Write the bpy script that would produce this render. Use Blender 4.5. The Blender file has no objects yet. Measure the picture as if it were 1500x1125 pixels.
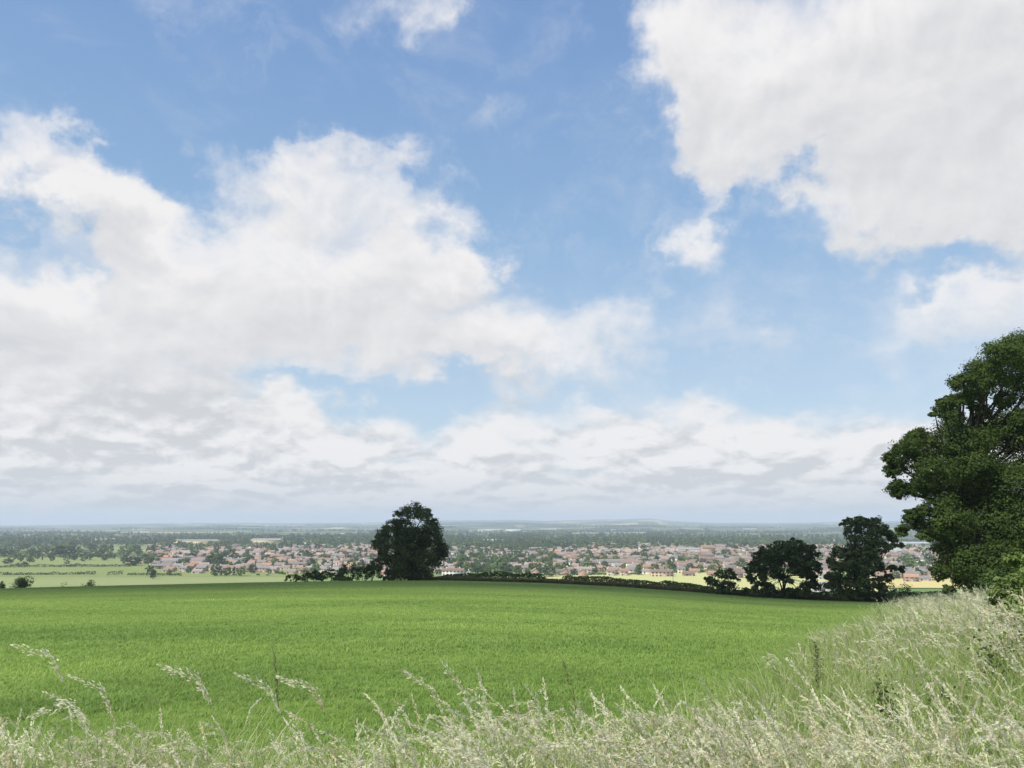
import bpy, math, random
import numpy as np
from mathutils import Vector

R = math.radians
C = bpy.context.scene.collection
SC = bpy.context.scene
rng = np.random.default_rng(7)
random.seed(7)

# ------------------------------------------------------------------ camera
F = 1167.0                      # focal length in photograph pixels (28 mm lens)
HORIZON = 766.0
PITCH = math.atan((HORIZON - 562.5) / F)
EYE = 1.7
cam_d = bpy.data.cameras.new('camera')
cam_d.sensor_width = 36.0
cam_d.lens = 36.0 * F / 1500.0
cam_d.clip_start = 0.05
cam_d.clip_end = 60000.0
cam = bpy.data.objects.new('camera', cam_d)
C.objects.link(cam)
cam.location = (0, 0, 0)        # the eye is the origin; the ground under it is at -EYE
cam.rotation_euler = (R(90) + PITCH, 0, 0)
SC.camera = cam

def ray(px, py):
    """direction through a point of the photograph (1500 wide), world space"""
    u, v = (px - 750.0) / F, (562.5 - py) / F
    cp, sp = math.cos(PITCH), math.sin(PITCH)
    return np.array([u, cp - v * sp, sp + v * cp])

def at(px, py, y):
    d = ray(px, py)
    return d * (y / d[1])

def on_level(px, py, z):
    d = ray(px, py)
    return d * (z / d[2])

# ------------------------------------------------------------------ mesh helpers
def mesh(name, V, F4=None, F3=None, mats=(), m4=None, m3=None, smooth=False):
    V = np.ascontiguousarray(V, dtype=np.float32)
    me = bpy.data.meshes.new(name)
    n4 = 0 if F4 is None else len(F4)
    n3 = 0 if F3 is None else len(F3)
    loops, starts = [], []
    if n4:
        loops.append(np.asarray(F4, dtype=np.int32).ravel())
    if n3:
        loops.append(np.asarray(F3, dtype=np.int32).ravel())
    loops = np.concatenate(loops)
    starts = np.concatenate([np.arange(n4) * 4, n4 * 4 + np.arange(n3) * 3]).astype(np.int32)
    me.vertices.add(len(V)); me.vertices.foreach_set('co', V.ravel())
    me.loops.add(len(loops)); me.loops.foreach_set('vertex_index', loops)
    me.polygons.add(n4 + n3)
    me.polygons.foreach_set('loop_start', starts)
    mi = np.zeros(n4 + n3, dtype=np.int32)
    if m4 is not None and n4: mi[:n4] = m4
    if m3 is not None and n3: mi[n4:] = m3
    for m in mats: me.materials.append(m)
    me.polygons.foreach_set('material_index', mi)
    if smooth:
        me.polygons.foreach_set('use_smooth', np.ones(n4 + n3, dtype=bool))
    me.update(calc_edges=True)
    return me

class MB:
    """collects vertices and faces for one mesh object"""
    def __init__(self):
        self.V, self.F4, self.F3, self.m4, self.m3, self.n = [], [], [], [], [], 0
    def add(self, V, F4=None, F3=None, mat=0):
        V = np.asarray(V, dtype=np.float32).reshape(-1, 3)
        if F4 is not None and len(F4):
            F4 = np.asarray(F4, dtype=np.int64).reshape(-1, 4)
            self.F4.append(F4 + self.n); self.m4.append(np.full(len(F4), mat))
        if F3 is not None and len(F3):
            F3 = np.asarray(F3, dtype=np.int64).reshape(-1, 3)
            self.F3.append(F3 + self.n); self.m3.append(np.full(len(F3), mat))
        self.V.append(V); self.n += len(V)
        return self
    def box(self, x0, x1, y0, y1, z0, z1, mat=0):
        V = [(x, y, z) for z in (z0, z1) for y in (y0, y1) for x in (x0, x1)]
        return self.add(V, [(0, 2, 3, 1), (4, 5, 7, 6), (0, 1, 5, 4), (2, 6, 7, 3), (0, 4, 6, 2), (1, 3, 7, 5)], mat=mat)
    def tube(self, P, rad, k=6, mat=0, cap=True):
        P = np.asarray(P, dtype=float); rad = np.broadcast_to(np.asarray(rad, dtype=float), (len(P),))
        T = np.gradient(P, axis=0); T /= np.linalg.norm(T, axis=1)[:, None] + 1e-9
        ref = np.array([1.0, 0.13, 0.07]) if abs(T[0][2]) > 0.6 else np.array([0.03, 0.1, 1.0])
        A = np.cross(T, ref); A /= np.linalg.norm(A, axis=1)[:, None] + 1e-9
        B = np.cross(T, A)
        a = np.arange(k) * 2 * math.pi / k
        V = P[:, None, :] + rad[:, None, None] * (np.cos(a)[None, :, None] * A[:, None, :] + np.sin(a)[None, :, None] * B[:, None, :])
        n = len(P)
        q = [(i * k + j, i * k + (j + 1) % k, (i + 1) * k + (j + 1) % k, (i + 1) * k + j) for i in range(n - 1) for j in range(k)]
        V = V.reshape(-1, 3)
        f3 = []
        if cap:
            V = np.vstack([V, P[-1:]])
            f3 = [((n - 1) * k + j, (n - 1) * k + (j + 1) % k, n * k) for j in range(k)]
        return self.add(V, q, f3, mat)
    def data(self, name, mats, smooth=False):
        c = lambda L: np.concatenate(L) if L else None
        return mesh(name, np.concatenate(self.V), c(self.F4), c(self.F3), mats, c(self.m4), c(self.m3), smooth)

def link(name, me, parent=None, loc=(0, 0, 0), rz=0.0, sc=None):
    o = bpy.data.objects.new(name, me)
    C.objects.link(o)
    o.location = loc
    o.rotation_euler = (0, 0, rz)
    if sc is not None: o.scale = sc if hasattr(sc, '__len__') else (sc, sc, sc)
    if parent is not None: o.parent = parent
    return o

def tag(o, label=None, cat=None, group=None, kind=None):
    if label: o['label'] = label
    if cat: o['category'] = cat
    if group: o['group'] = group
    if kind: o['kind'] = kind
    return o

def empty(name, loc, rz=0.0, parent=None):
    o = link(name, None, parent, loc, rz)
    o.empty_display_size = 0.3
    return o

# ------------------------------------------------------------------ node helpers
class S:
    """a value in a node tree; arithmetic makes Math nodes"""
    def __init__(self, nt, sock): self.nt, self.s = nt, sock
    def _m(self, op, *a, clamp=False):
        n = self.nt.nodes.new('ShaderNodeMath'); n.operation = op; n.use_clamp = clamp
        for i, v in enumerate((self,) + a):
            if isinstance(v, S): self.nt.links.new(v.s, n.inputs[i])
            else: n.inputs[i].default_value = v
        return S(self.nt, n.outputs[0])
    def __add__(self, o): return self._m('ADD', o)
    __radd__ = __add__
    def __sub__(self, o): return self._m('SUBTRACT', o)
    def __rsub__(self, o): return (self * -1.0) + o
    def __mul__(self, o): return self._m('MULTIPLY', o)
    __rmul__ = __mul__
    def __truediv__(self, o): return self._m('DIVIDE', o)
    def max(self, o): return self._m('MAXIMUM', o)
    def min(self, o): return self._m('MINIMUM', o)
    def pow(self, o): return self._m('POWER', o)
    def clamp(self): return self._m('ADD', 0.0, clamp=True)
    def smooth(self, a, b, lo=0.0, hi=1.0):
        n = self.nt.nodes.new('ShaderNodeMapRange'); n.interpolation_type = 'SMOOTHSTEP'
        self.nt.links.new(self.s, n.inputs[0])
        for i, v in zip((1, 2, 3, 4), (a, b, lo, hi)): n.inputs[i].default_value = v
        return S(self.nt, n.outputs[0])

def new(nt, typ, **kw):
    n = nt.nodes.new(typ)
    for k, v in kw.items(): setattr(n, k, v)
    return n

def put(nt, v, sock):
    if isinstance(v, S): nt.links.new(v.s, sock)
    else: sock.default_value = v

def combine(nt, x, y, z=0.0):
    n = new(nt, 'ShaderNodeCombineXYZ')
    for i, v in enumerate((x, y, z)): put(nt, v, n.inputs[i])
    return S(nt, n.outputs[0])

def split(nt, v):
    n = new(nt, 'ShaderNodeSeparateXYZ'); nt.links.new(v.s, n.inputs[0])
    return [S(nt, o) for o in n.outputs]

def noise(nt, vec, scale, detail=4.0, rough=0.5, dist=0.0, lac=2.0, color=False):
    n = new(nt, 'ShaderNodeTexNoise')
    nt.links.new(vec.s, n.inputs['Vector'])
    n.inputs['Scale'].default_value = scale; n.inputs['Detail'].default_value = detail
    n.inputs['Roughness'].default_value = rough; n.inputs['Distortion'].default_value = dist
    n.inputs['Lacunarity'].default_value = lac
    return S(nt, n.outputs['Color' if color else 'Fac'])

def mix(nt, fac, a, b, blend='MIX'):
    n = new(nt, 'ShaderNodeMix', data_type='RGBA', blend_type=blend)
    put(nt, fac, n.inputs[0])
    for v, i in ((a, 6), (b, 7)):
        if isinstance(v, S): nt.links.new(v.s, n.inputs[i])
        else: n.inputs[i].default_value = (*v, 1.0)[:4]
    return S(nt, n.outputs[2])

def ramp(nt, fac, stops, interp='LINEAR'):
    n = new(nt, 'ShaderNodeValToRGB'); nt.links.new(fac.s, n.inputs[0])
    cr = n.color_ramp; cr.interpolation = interp
    while len(cr.elements) < len(stops): cr.elements.new(0.5)
    for e, (p, c) in zip(cr.elements, stops): e.position = p; e.color = (*c, 1.0)[:4]
    return S(nt, n.outputs[0])

def material(name):
    m = bpy.data.materials.new(name); m.use_nodes = True
    nt = m.node_tree; nt.nodes.clear()
    out = new(nt, 'ShaderNodeOutputMaterial')
    return m, nt, out

def principled(nt, out, color, rough=0.8, spec=0.3, bump=None):
    b = new(nt, 'ShaderNodeBsdfPrincipled')
    put(nt, color if isinstance(color, S) else (*color, 1.0), b.inputs['Base Color'])
    put(nt, rough, b.inputs['Roughness'])
    b.inputs['Specular IOR Level'].default_value = spec
    if bump is not None:
        n = new(nt, 'ShaderNodeBump'); put(nt, bump[0], n.inputs['Height'])
        n.inputs['Strength'].default_value = bump[1]; n.inputs['Distance'].default_value = bump[2]
        nt.links.new(n.outputs[0], b.inputs['Normal'])
    nt.links.new(b.outputs[0], out.inputs['Surface'])
    return b

def geo_pos(nt):
    return S(nt, new(nt, 'ShaderNodeNewGeometry').outputs['Position'])
def island(nt):
    return S(nt, new(nt, 'ShaderNodeNewGeometry').outputs['Random Per Island'])
def obj_random(nt):
    return S(nt, new(nt, 'ShaderNodeObjectInfo').outputs['Random'])
# ------------------------------------------------------------------ sky, clouds, sun
SUN_EL, SUN_AZ = 52.0, -132.0        # azimuth from +Y, positive to the right
sd = Vector((math.cos(R(SUN_EL)) * math.sin(R(SUN_AZ)), math.cos(R(SUN_EL)) * math.cos(R(SUN_AZ)), math.sin(R(SUN_EL))))
sun_d = bpy.data.lights.new('sun', 'SUN'); sun_d.energy = 4.7; sun_d.angle = R(0.53); sun_d.color = (1.0, 0.95, 0.87)
sun = bpy.data.objects.new('sun', sun_d); C.objects.link(sun)
sun.rotation_euler = sd.to_track_quat('Z', 'Y').to_euler()
sun.location = (0, 0, 60)

def px_azel(px, py):
    d = ray(px, py); d = d / np.linalg.norm(d)
    return math.atan2(d[0], d[1]), math.asin(d[2])

# cloud masses: (x, y, half width, half height, tilt, weight) as read off the photograph, turned into azimuth / elevation
CLOUDS = [
 (1240, 30, 300, 240, 0, 1.3), (1040, 90, 140, 190, 0, 1.0), (1420, 180, 240, 200, 0, 1.3), (1160, 170, 190, 130, 10, 1.0),
 (1240, 310, 105, 105, 0, .95), (1500, 290, 170, 80, 0, 1.0), (1340, 250, 170, 110, 0, 1.0), (1030, 200, 60, 110, -10, .8), (980, 130, 70, 90, 0, .8),
 (1560, 60, 300, 260, 0, 1.2),
 (1003, 320, 62, 84, 15, .95), (1032, 352, 66, 44, 20, .8), (1062, 475, 48, 75, 20, .6), (935, 300, 25, 110, 0, .36), (945, 365, 20, 90, 0, .32),
 (1370, 420, 160, 80, 0, .85), (1490, 435, 150, 85, 0, .95), (1280, 510, 100, 45, 0, .48), (1420, 510, 130, 60, 0, .55), (1100, 510, 60, 30, 0, .4),
 (570, -5, 130, 60, 0, .95), (640, 20, 40, 50, 0, .6), (845, 0, 42, 50, 0, .6), (490, 128, 50, 20, 0, .3), (180, 128, 70, 22, 10, .3), (130, 165, 80, 22, 0, .3),
 (20, 262, 120, 60, 25, .95), (125, 318, 140, 70, 45, .95), (190, 345, 120, 90, 30, .95), (50, 380, 110, 40, 10, .35),
 (520, 270, 120, 70, 5, .85), (390, 290, 130, 80, 5, .85), (590, 265, 60, 40, -20, .5), (460, 360, 260, 130, 5, 1.2), (620, 370, 130, 90, 5, 1.05),
 (300, 400, 230, 120, 10, 1.1), (560, 460, 300, 110, 0, 1.25), (250, 490, 360, 120, 0, 1.3), (800, 505, 230, 75, 0, 1.1), (930, 480, 110, 70, 0, .75), (690, 400, 70, 70, 0, .7),
 (720, 560, 130, 50, 0, .9), (60, 520, 240, 110, 0, 1.2), (640, 530, 220, 60, 0, 1.0), (740, 410, 50, 18, 10, .4),
 (120, 620, 330, 100, 0, 1.25), (330, 640, 240, 70, 0, 1.1), (430, 620, 90, 55, 0, .95), (-150, 500, 300, 300, 0, 1.2),
 (545, 640, 130, 42, 0, .95), (870, 640, 300, 65, 0, 1.2), (720, 630, 90, 50, 0, 1.0), (1080, 645, 260, 55, 0, 1.05), (930, 595, 90, 32, 0, .85), (1270, 645, 170, 60, 0, .9),
 (1400, 590, 100, 50, 0, .45), (1250, 690, 300, 50, 0, 1.0), (500, 680, 300, 42, 0, .95), (150, 700, 400, 60, 0, 1.15), (1000, 705, 300, 42, 0, 1.0), (1500, 660, 200, 80, 0, .8), (650, 715, 500, 36, 0, .95),
]
HOLES = [(40, 110, 230, 85, 0, 1.3), (130, 200, 90, 40, 30, .4), (480, 165, 240, 62, 0, .9), (10, 335, 120, 50, 20, .55), (70, 415, 120, 34, 8, .7), (235, 265, 80, 40, 20, .5), (1045, 285, 30, 40, 30, .6), (845, 694, 95, 17, 0, .75), (545, 668, 75, 13, 0, .6), (620, 588, 90, 28, 0, .5), (460, 575, 100, 22, 5, .55), (590, 605, 140, 22, 0, .4), (1330, 372, 150, 40, 4, .75), (1440, 352, 110, 36, 0, .65), (1060, 255, 45, 42, 0, .7), (1150, 265, 60, 30, 0, .6),
         (60, 655, 110, 8, 0, .4), (530, 690, 60, 8, 0, .45)]

def cover_group():
    g = bpy.data.node_groups.new('cloud_cover', 'ShaderNodeTree')
    g.interface.new_socket('Vector', in_out='INPUT', socket_type='NodeSocketVector')
    g.interface.new_socket('Cover', in_out='OUTPUT', socket_type='NodeSocketFloat')
    gi = new(g, 'NodeGroupInput'); go = new(g, 'NodeGroupOutput')
    def blob(b):
        x, y, w, h, t, k = b
        az, el = px_azel(x, y)
        m = new(g, 'ShaderNodeMapping', vector_type='TEXTURE')
        g.links.new(gi.outputs[0], m.inputs['Vector'])
        m.inputs['Location'].default_value = (az, el, 0)
        m.inputs['Rotation'].default_value = (0, 0, -R(t))
        m.inputs['Scale'].default_value = (w * 1.18 / F * 0.93, h * 1.18 / F * 0.93, 1)
        q = new(g, 'ShaderNodeTexGradient', gradient_type='QUADRATIC_SPHERE')
        q.gradient_type = 'SPHERICAL'
        g.links.new(m.outputs[0], q.inputs[0])
        return S(g, q.outputs['Fac']) * k
    tot = None
    for b in CLOUDS:
        s = blob(b); tot = s if tot is None else tot + s
    for b in HOLES:
        tot = tot - blob(b) * 1.3
    g.links.new(tot.s, go.inputs[0])
    return g

def build_world():
    w = bpy.data.worlds.new('World'); SC.world = w; w.use_nodes = True
    nt = w.node_tree; nt.nodes.clear()
    out = new(nt, 'ShaderNodeOutputWorld'); bg = new(nt, 'ShaderNodeBackground')
    nt.links.new(bg.outputs[0], out.inputs[0])
    STR = 0.12
    sky = new(nt, 'ShaderNodeTexSky', sky_type='NISHITA')
    sky.sun_disc = False; sky.sun_elevation = R(SUN_EL); sky.sun_rotation = R(SUN_AZ)
    sky.altitude = 100; sky.air_density = 1.0; sky.dust_density = 1.2; sky.ozone_density = 1.3
    tc = new(nt, 'ShaderNodeTexCoord'); d = S(nt, tc.outputs['Generated'])
    x, y, z = split(nt, d)
    az = x._m('ARCTAN2', y); el = z._m('ARCSINE')
    p = combine(nt, az, el)
    # noise coordinates: flatter towards the horizon, as distant cloud decks are seen edge-on
    elm = el.max(0.0) * 0.9 + (el.max(0.0) + 0.035)._m('LOGARITHM', math.e) * 0.11
    q = combine(nt, az, elm, 3.7)
    w1 = noise(nt, q, 5.5, 7, 0.56, color=True)
    w2 = noise(nt, q, 22.0, 6, 0.6, color=True)
    def vm(op, a, b=None, s=None):
        n = new(nt, 'ShaderNodeVectorMath', operation=op)
        nt.links.new(a.s, n.inputs[0])
        if b is not None:
            if isinstance(b, S): nt.links.new(b.s, n.inputs[1])
            else: n.inputs[1].default_value = b
        if s is not None: put(nt, s, n.inputs['Scale'])
        return S(nt, n.outputs[0])
    amp = el.smooth(0.02, 0.22, 0.25, 1.0)
    off = vm('ADD', vm('SCALE', vm('SUBTRACT', w1, (.5, .5, .5)), s=amp * 0.24), vm('SCALE', vm('SUBTRACT', w2, (.5, .5, .5)), s=amp * 0.085))
    off = vm('MULTIPLY', off, (1, 1, 0))
    pw = vm('ADD', p, off)
    grp = cover_group()
    def cover(v):
        n = new(nt, 'ShaderNodeGroup'); n.node_tree = grp
        nt.links.new(v.s, n.inputs[0]); return S(nt, n.outputs[0])
    n1 = noise(nt, q, 9.0, 9, 0.58, 0.3)
    # beyond the modelled sector of sky the clouds come from noise alone
    side = (az._m('ABSOLUTE')).smooth(0.62, 0.95)
    high = el.smooth(0.62, 0.85)
    far = side.max(high)
    nb = noise(nt, combine(nt, az, el, 9.1), 2.2, 6, 0.55)
    c0 = cover(pw)
    c = c0 * (1.0 - far) + far * nb.smooth(0.42, 0.62, 0.0, 1.3)
    low = el.smooth(0.02, 0.16, 1.05, 0.0)            # the hazy deck along the horizon
    dens = c + low + (n1 - 0.5) * 1.5
    wisp = noise(nt, vm('ADD', q, off), 14.0, 8, 0.66, 0.6).smooth(0.42, 0.75)
    ll = noise(nt, vm('MULTIPLY', q, (1, 1.25, 1)), 15.0, 7, 0.55, 0.25)
    dens = dens + (ll - 0.5) * 1.5 * el.smooth(0.09, 0.2, 1.0, 0.0) * el.smooth(0.015, 0.06)
    alpha = dens.smooth(-0.02, 1.75).max(dens.smooth(-0.30, 0.45) * wisp * 0.26)
    up = cover(vm('ADD', pw, (-0.012, 0.045, 0)))
    n2 = noise(nt, vm('ADD', q, (-0.008, 0.016, 0)), 9.0, 9, 0.58, 0.3)
    n3 = noise(nt, q, 26.0, 6, 0.6, 0.2)
    thick = (up + (n2 - 0.5) * 1.2).smooth(0.35, 2.3)
    n4 = noise(nt, vm('ADD', q, (-0.02, 0.05, 0)), 5.5, 5, 0.5)
    n5 = noise(nt, q, 5.5, 5, 0.5)
    relief = (n1 - n2) * 2.6 + (n5 - n4) * 1.8 + (n3 - 0.5) * 0.10
    deck = el.smooth(0.02, 0.20, 2.3, 1.0)
    nl = noise(nt, vm('MULTIPLY', q, (1, 1.25, 1)), 15.0, 7, 0.55, 0.25); nu = noise(nt, vm('ADD', vm('MULTIPLY', q, (1, 1.25, 1)), (-0.006, 0.022, 0)), 15.0, 7, 0.55, 0.25)
    lowm = el.smooth(0.10, 0.22, 1.0, 0.0) * el.smooth(0.0, 0.03)
    relief = relief + lowm * (nl - nu) * 4.4
    lit = (1.0 - thick * 0.60 + relief * deck * 0.65).clamp()
    k = 1.0 / STR / 1.366
    white = tuple(v * k for v in (0.91, 0.895, 0.90)); grey = tuple(v * k for v in (0.66, 0.67, 0.70))
    cc = mix(nt, lit, grey, white)
    skyc = S(nt, sky.outputs[0])
    # whiter, hazier blue low down
    clear = ramp(nt, el * (1 / .8), [(0.0, (.60, .70, .79)), (.18, (.50, .65, .81)), (.44, (.30, .485, .74)), (.72, (.210, .370, .670)), (1.0, (.15, .285, .575))])
    base = mix(nt, 0.80, skyc, vm('SCALE', clear, s=k))
    veil = noise(nt, combine(nt, az, el * 1.6, 1.3), 6.0, 8, 0.62, 0.5).smooth(0.50, 0.85, 0.0, 0.30)
    base = mix(nt, veil, base, white)
    col = mix(nt, alpha, base, cc)
    hz = el.smooth(0.0, 0.075, 0.60, 0.0)
    col = mix(nt, hz, col, tuple(v * k for v in (0.57, 0.575, 0.605)))
    nt.links.new(col.s, bg.inputs[0]); bg.inputs[1].default_value = STR
    w.cycles.sampling_method = 'MANUAL'; w.cycles.sample_map_resolution = 512
build_world()
# ------------------------------------------------------------------ lie of the land (heights relative to the eye)
PLAIN = -52.0
_edge = [(-700, 884, 110), (-300, 872, 130), (0, 862, 142), (250, 856, 150), (500, 851, 156), (650, 850, 157), (800, 854, 152), (900, 859, 146), (1000, 866, 140),
         (1100, 874, 131), (1200, 879, 125), (1300, 882, 117), (1400, 884, 108), (1600, 888, 96), (2200, 900, 80)]
_th = [math.atan2(*ray(x, y)[:2]) for x, y, D in _edge]
_sl = [ray(x, y)[2] / math.hypot(*ray(x, y)[:2]) for x, y, D in _edge]
_D = [D / math.cos(t) for t, (x, y, D) in zip(_th, _edge)]
def edge_r(th): return np.interp(th, _th, _D)
def edge_s(th): return np.interp(th, _th, _sl)
# skyline of the far hills: (x, y) of the photograph at 13 km
_sky = [(-900, 769), (0, 770.5), (120, 769), (230, 766.5), (330, 765.5), (430, 766.5), (560, 765), (650, 762.5), (750, 761.5), (800, 763), (870, 761), (950, 759.3), (985, 763), (1050, 766), (1150, 766), (1230, 764.5), (1310, 763), (1500, 764), (2400, 768)]
_sth = [math.atan2(*ray(x, y)[:2]) for x, y in _sky]
_ssl = [ray(x, y)[2] / math.hypot(*ray(x, y)[:2]) for x, y in _sky]

def vnoise(x, y, seed=0):
    """smooth value noise"""
    x = np.asarray(x, float); y = np.asarray(y, float)
    xi, yi = np.floor(x).astype(np.int64), np.floor(y).astype(np.int64)
    fx, fy = x - xi, y - yi
    fx, fy = fx * fx * (3 - 2 * fx), fy * fy * (3 - 2 * fy)
    def h(i, j):
        n = (i * 374761393 + j * 668265263 + seed * 1442695041) & 0x7fffffff
        n = ((n ^ (n >> 13)) * 1274126177) & 0x7fffffff
        return ((n ^ (n >> 16)) & 0xffff) / 65535.0
    return (h(xi, yi) * (1 - fx) + h(xi + 1, yi) * fx) * (1 - fy) + (h(xi, yi + 1) * (1 - fx) + h(xi + 1, yi + 1) * fx) * fy

def fnoise(x, y, seed=0, o=4):
    s, a, t = 0, 1.0, 0
    for k in range(o):
        s = s + a * vnoise(np.asarray(x) * 2 ** k, np.asarray(y) * 2 ** k, seed + k); t += a; a *= 0.5
    return s / t

def H(x, y):
    x = np.asarray(x, float); y = np.asarray(y, float)
    r = np.hypot(x, y) + 1e-6; th = np.arctan2(x, y)
    De, se = edge_r(th), edge_s(th)
    zE = De * se
    t = np.clip(r / De, 0, 1)
    near = -EYE + (zE + EYE) * t ** 1.06
    near = near + 0.05 * (fnoise(x / 9, y / 9, 3) - 0.5) * np.clip(r / 12, 0, 1)
    bank = np.clip((x - 0.5 * (y - 4) - 0.3) / 4, 0, 1)        # the verge stands a little proud of the field
    near = near + 0.35 * bank * np.clip((r - 6) / 10, 0, 1) * (t < 1)
    slope = zE - 0.112 * (r - De)
    k = 6.0
    beyond = PLAIN + np.logaddexp(0, (slope - PLAIN) / k) * k    # soft foot of the hill
    z = np.where(r < De, near, beyond)
    far = np.clip((r - 4200) / 2500, 0, 1)
    az = th * 9
    ssl = np.interp(th, _sth, _ssl)
    ridge = np.zeros_like(r)
    for i, (rr, wd, frac, sd_) in enumerate(((5600, 900, -0.0068, 11), (7400, 1100, -0.0048, 12), (9600, 1500, -0.0024, 13))):
        top = (ssl + frac + 0.0028 * (fnoise(az * 2, az * 0 + i, sd_) - 0.5)) * rr
        ridge = np.maximum(ridge, np.clip(top - PLAIN, 0, None) * np.exp(-((r - rr) / wd) ** 2))
    top = ssl * 13000 - PLAIN
    ridge = np.maximum(ridge, np.clip(top, 2, None) * np.exp(-np.clip((13000 - r) / 2200, 0, 9) ** 2))
    z = z + far * ridge
    return z

def Hs(x, y): return float(H(x, y))

# ------------------------------------------------------------------ materials of the ground
def mat_field():
    m, nt, out = material('young_crop_green')
    p = geo_pos(nt)
    a = noise(nt, p, 0.055, 5, 0.55); b = noise(nt, p, 0.9, 5, 0.6); c = noise(nt, p, 9.0, 4, 0.65)
    mp = new(nt, 'ShaderNodeMapping'); nt.links.new(p.s, mp.inputs[0])
    mp.inputs['Rotation'].default_value = (0, 0, R(-12)); mp.inputs['Scale'].default_value = (0.05, 1.4, 1)
    rows = noise(nt, S(nt, mp.outputs[0]), 1.0, 4, 0.6)
    col = mix(nt, a.smooth(0.35, 0.65), (0.112, 0.176, 0.030), (0.136, 0.205, 0.038))
    col = mix(nt, b.smooth(0.4, 0.75, 0, .55), col, (0.088, 0.146, 0.026))
    col = mix(nt, rows.smooth(0.45, 0.7, 0, .45), col, (0.155, 0.222, 0.050))
    col = mix(nt, c.smooth(0.55, 0.8, 0, .5), col, (0.075, 0.125, 0.023))
    principled(nt, out, col, 0.95, 0.1, (c, 0.6, 0.05))
    return m
M_FIELD = mat_field()

def mat_terrain():
    m, nt, out = material('valley_farmland')
    p = geo_pos(nt)
    x, y, z = split(nt, p)
    w = noise(nt, p, 0.004, 3, 0.5, color=True)
    n = new(nt, 'ShaderNodeVectorMath', operation='MULTIPLY_ADD')
    nt.links.new(w.s, n.inputs[0]); n.inputs[1].default_value = (90, 90, 0); nt.links.new(p.s, n.inputs[2])
    v = new(nt, 'ShaderNodeTexVoronoi', feature='F1', distance='CHEBYCHEV'); nt.links.new(n.outputs[0], v.inputs['Vector']); v.inputs['Scale'].default_value = 1 / 260
    rr, gg, bb = split(nt, S(nt, v.outputs['Color']))
    near = ramp(nt, rr, [(0.0, (.20, .27, .095)), (.3, (.17, .245, .08)), (.55, (.23, .275, .105)), (.8, (.12, .20, .055))], 'CONSTANT')
    far = ramp(nt, rr, [(0.0, (.045, .072, .035)), (.30, (.085, .115, .05)), (.50, (.16, .185, .08)), (.66, (.05, .075, .04)), (.80, (.44, .37, .22)), (.92, (.20, .22, .10))], 'CONSTANT')
    d = (x * x + y * y).pow(0.5)
    col = mix(nt, d.smooth(900, 1500), near, far)
    f = noise(nt, p, 0.02, 6, 0.6)
    col = mix(nt, f.smooth(0.3, 0.8, 0, .4), col, (.07, .11, .04))
    far2 = noise(nt, p, 0.0011, 5, 0.6)
    wood = far2.smooth(0.47, 0.56) * d.smooth(2200, 3800) * 0.85
    col = mix(nt, wood, col, (.028, .050, .028))
    principled(nt, out, col, 0.95, 0.05)
    return m
M_TERRAIN = mat_terrain()

def polar(name, ths, rs_of, mat, dz=0.0, smooth=True):
    """sheet over a fan of azimuths; rs_of(th) gives the radii of its rings"""
    RS = np.array([rs_of(t) for t in ths]); T = np.repeat(np.asarray(ths)[:, None], RS.shape[1], 1)
    X, Y = RS * np.sin(T), RS * np.cos(T)
    Z = H(X, Y) + (dz(RS, T) if callable(dz) else dz)
    V = np.stack([X, Y, Z], -1).reshape(-1, 3)
    n, k = RS.shape
    i, j = np.meshgrid(np.arange(n - 1), np.arange(k - 1), indexing='ij')
    a = (i * k + j).ravel()
    return mesh(name, V, F4=np.stack([a, a + 1, a + k + 1, a + k], -1), mats=[mat], smooth=smooth)

fan = np.concatenate([np.linspace(-math.pi, -0.75, 60, endpoint=False), np.linspace(-0.75, 0.75, 620, endpoint=False), np.linspace(0.75, math.pi, 61)])
def t_rings(th):
    De = float(edge_r(th))
    return np.concatenate([[0.3, 2, 6, 12], np.linspace(20, De - 1, 22), De + np.array([0, .6, 2, 5, 10, 20, 40, 70, 110, 160, 220, 290]),
                           np.geomspace(620, 3500, 46), np.linspace(3600, 13400, 120), [14200, 15200, 16500]])
ter = link('terrain', polar('terrain', fan, t_rings, M_TERRAIN, lambda r, t: np.where(r < edge_r(t) - 0.5, -0.25, -0.02)))
tag(ter, kind='structure')

ffan = np.linspace(-1.15, 1.0, 260)
fld = link('field', polar('field', ffan, lambda th: np.concatenate([np.linspace(0.2, 14, 24), np.linspace(15, float(edge_r(th)) - 6, 60), float(edge_r(th)) - np.array([4.5, 3, 2, 1, .4, 0.05])]), M_FIELD, 0.02))
tag(fld, 'bright green field of short young grass falling away to the valley', 'field', kind='structure')

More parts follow.
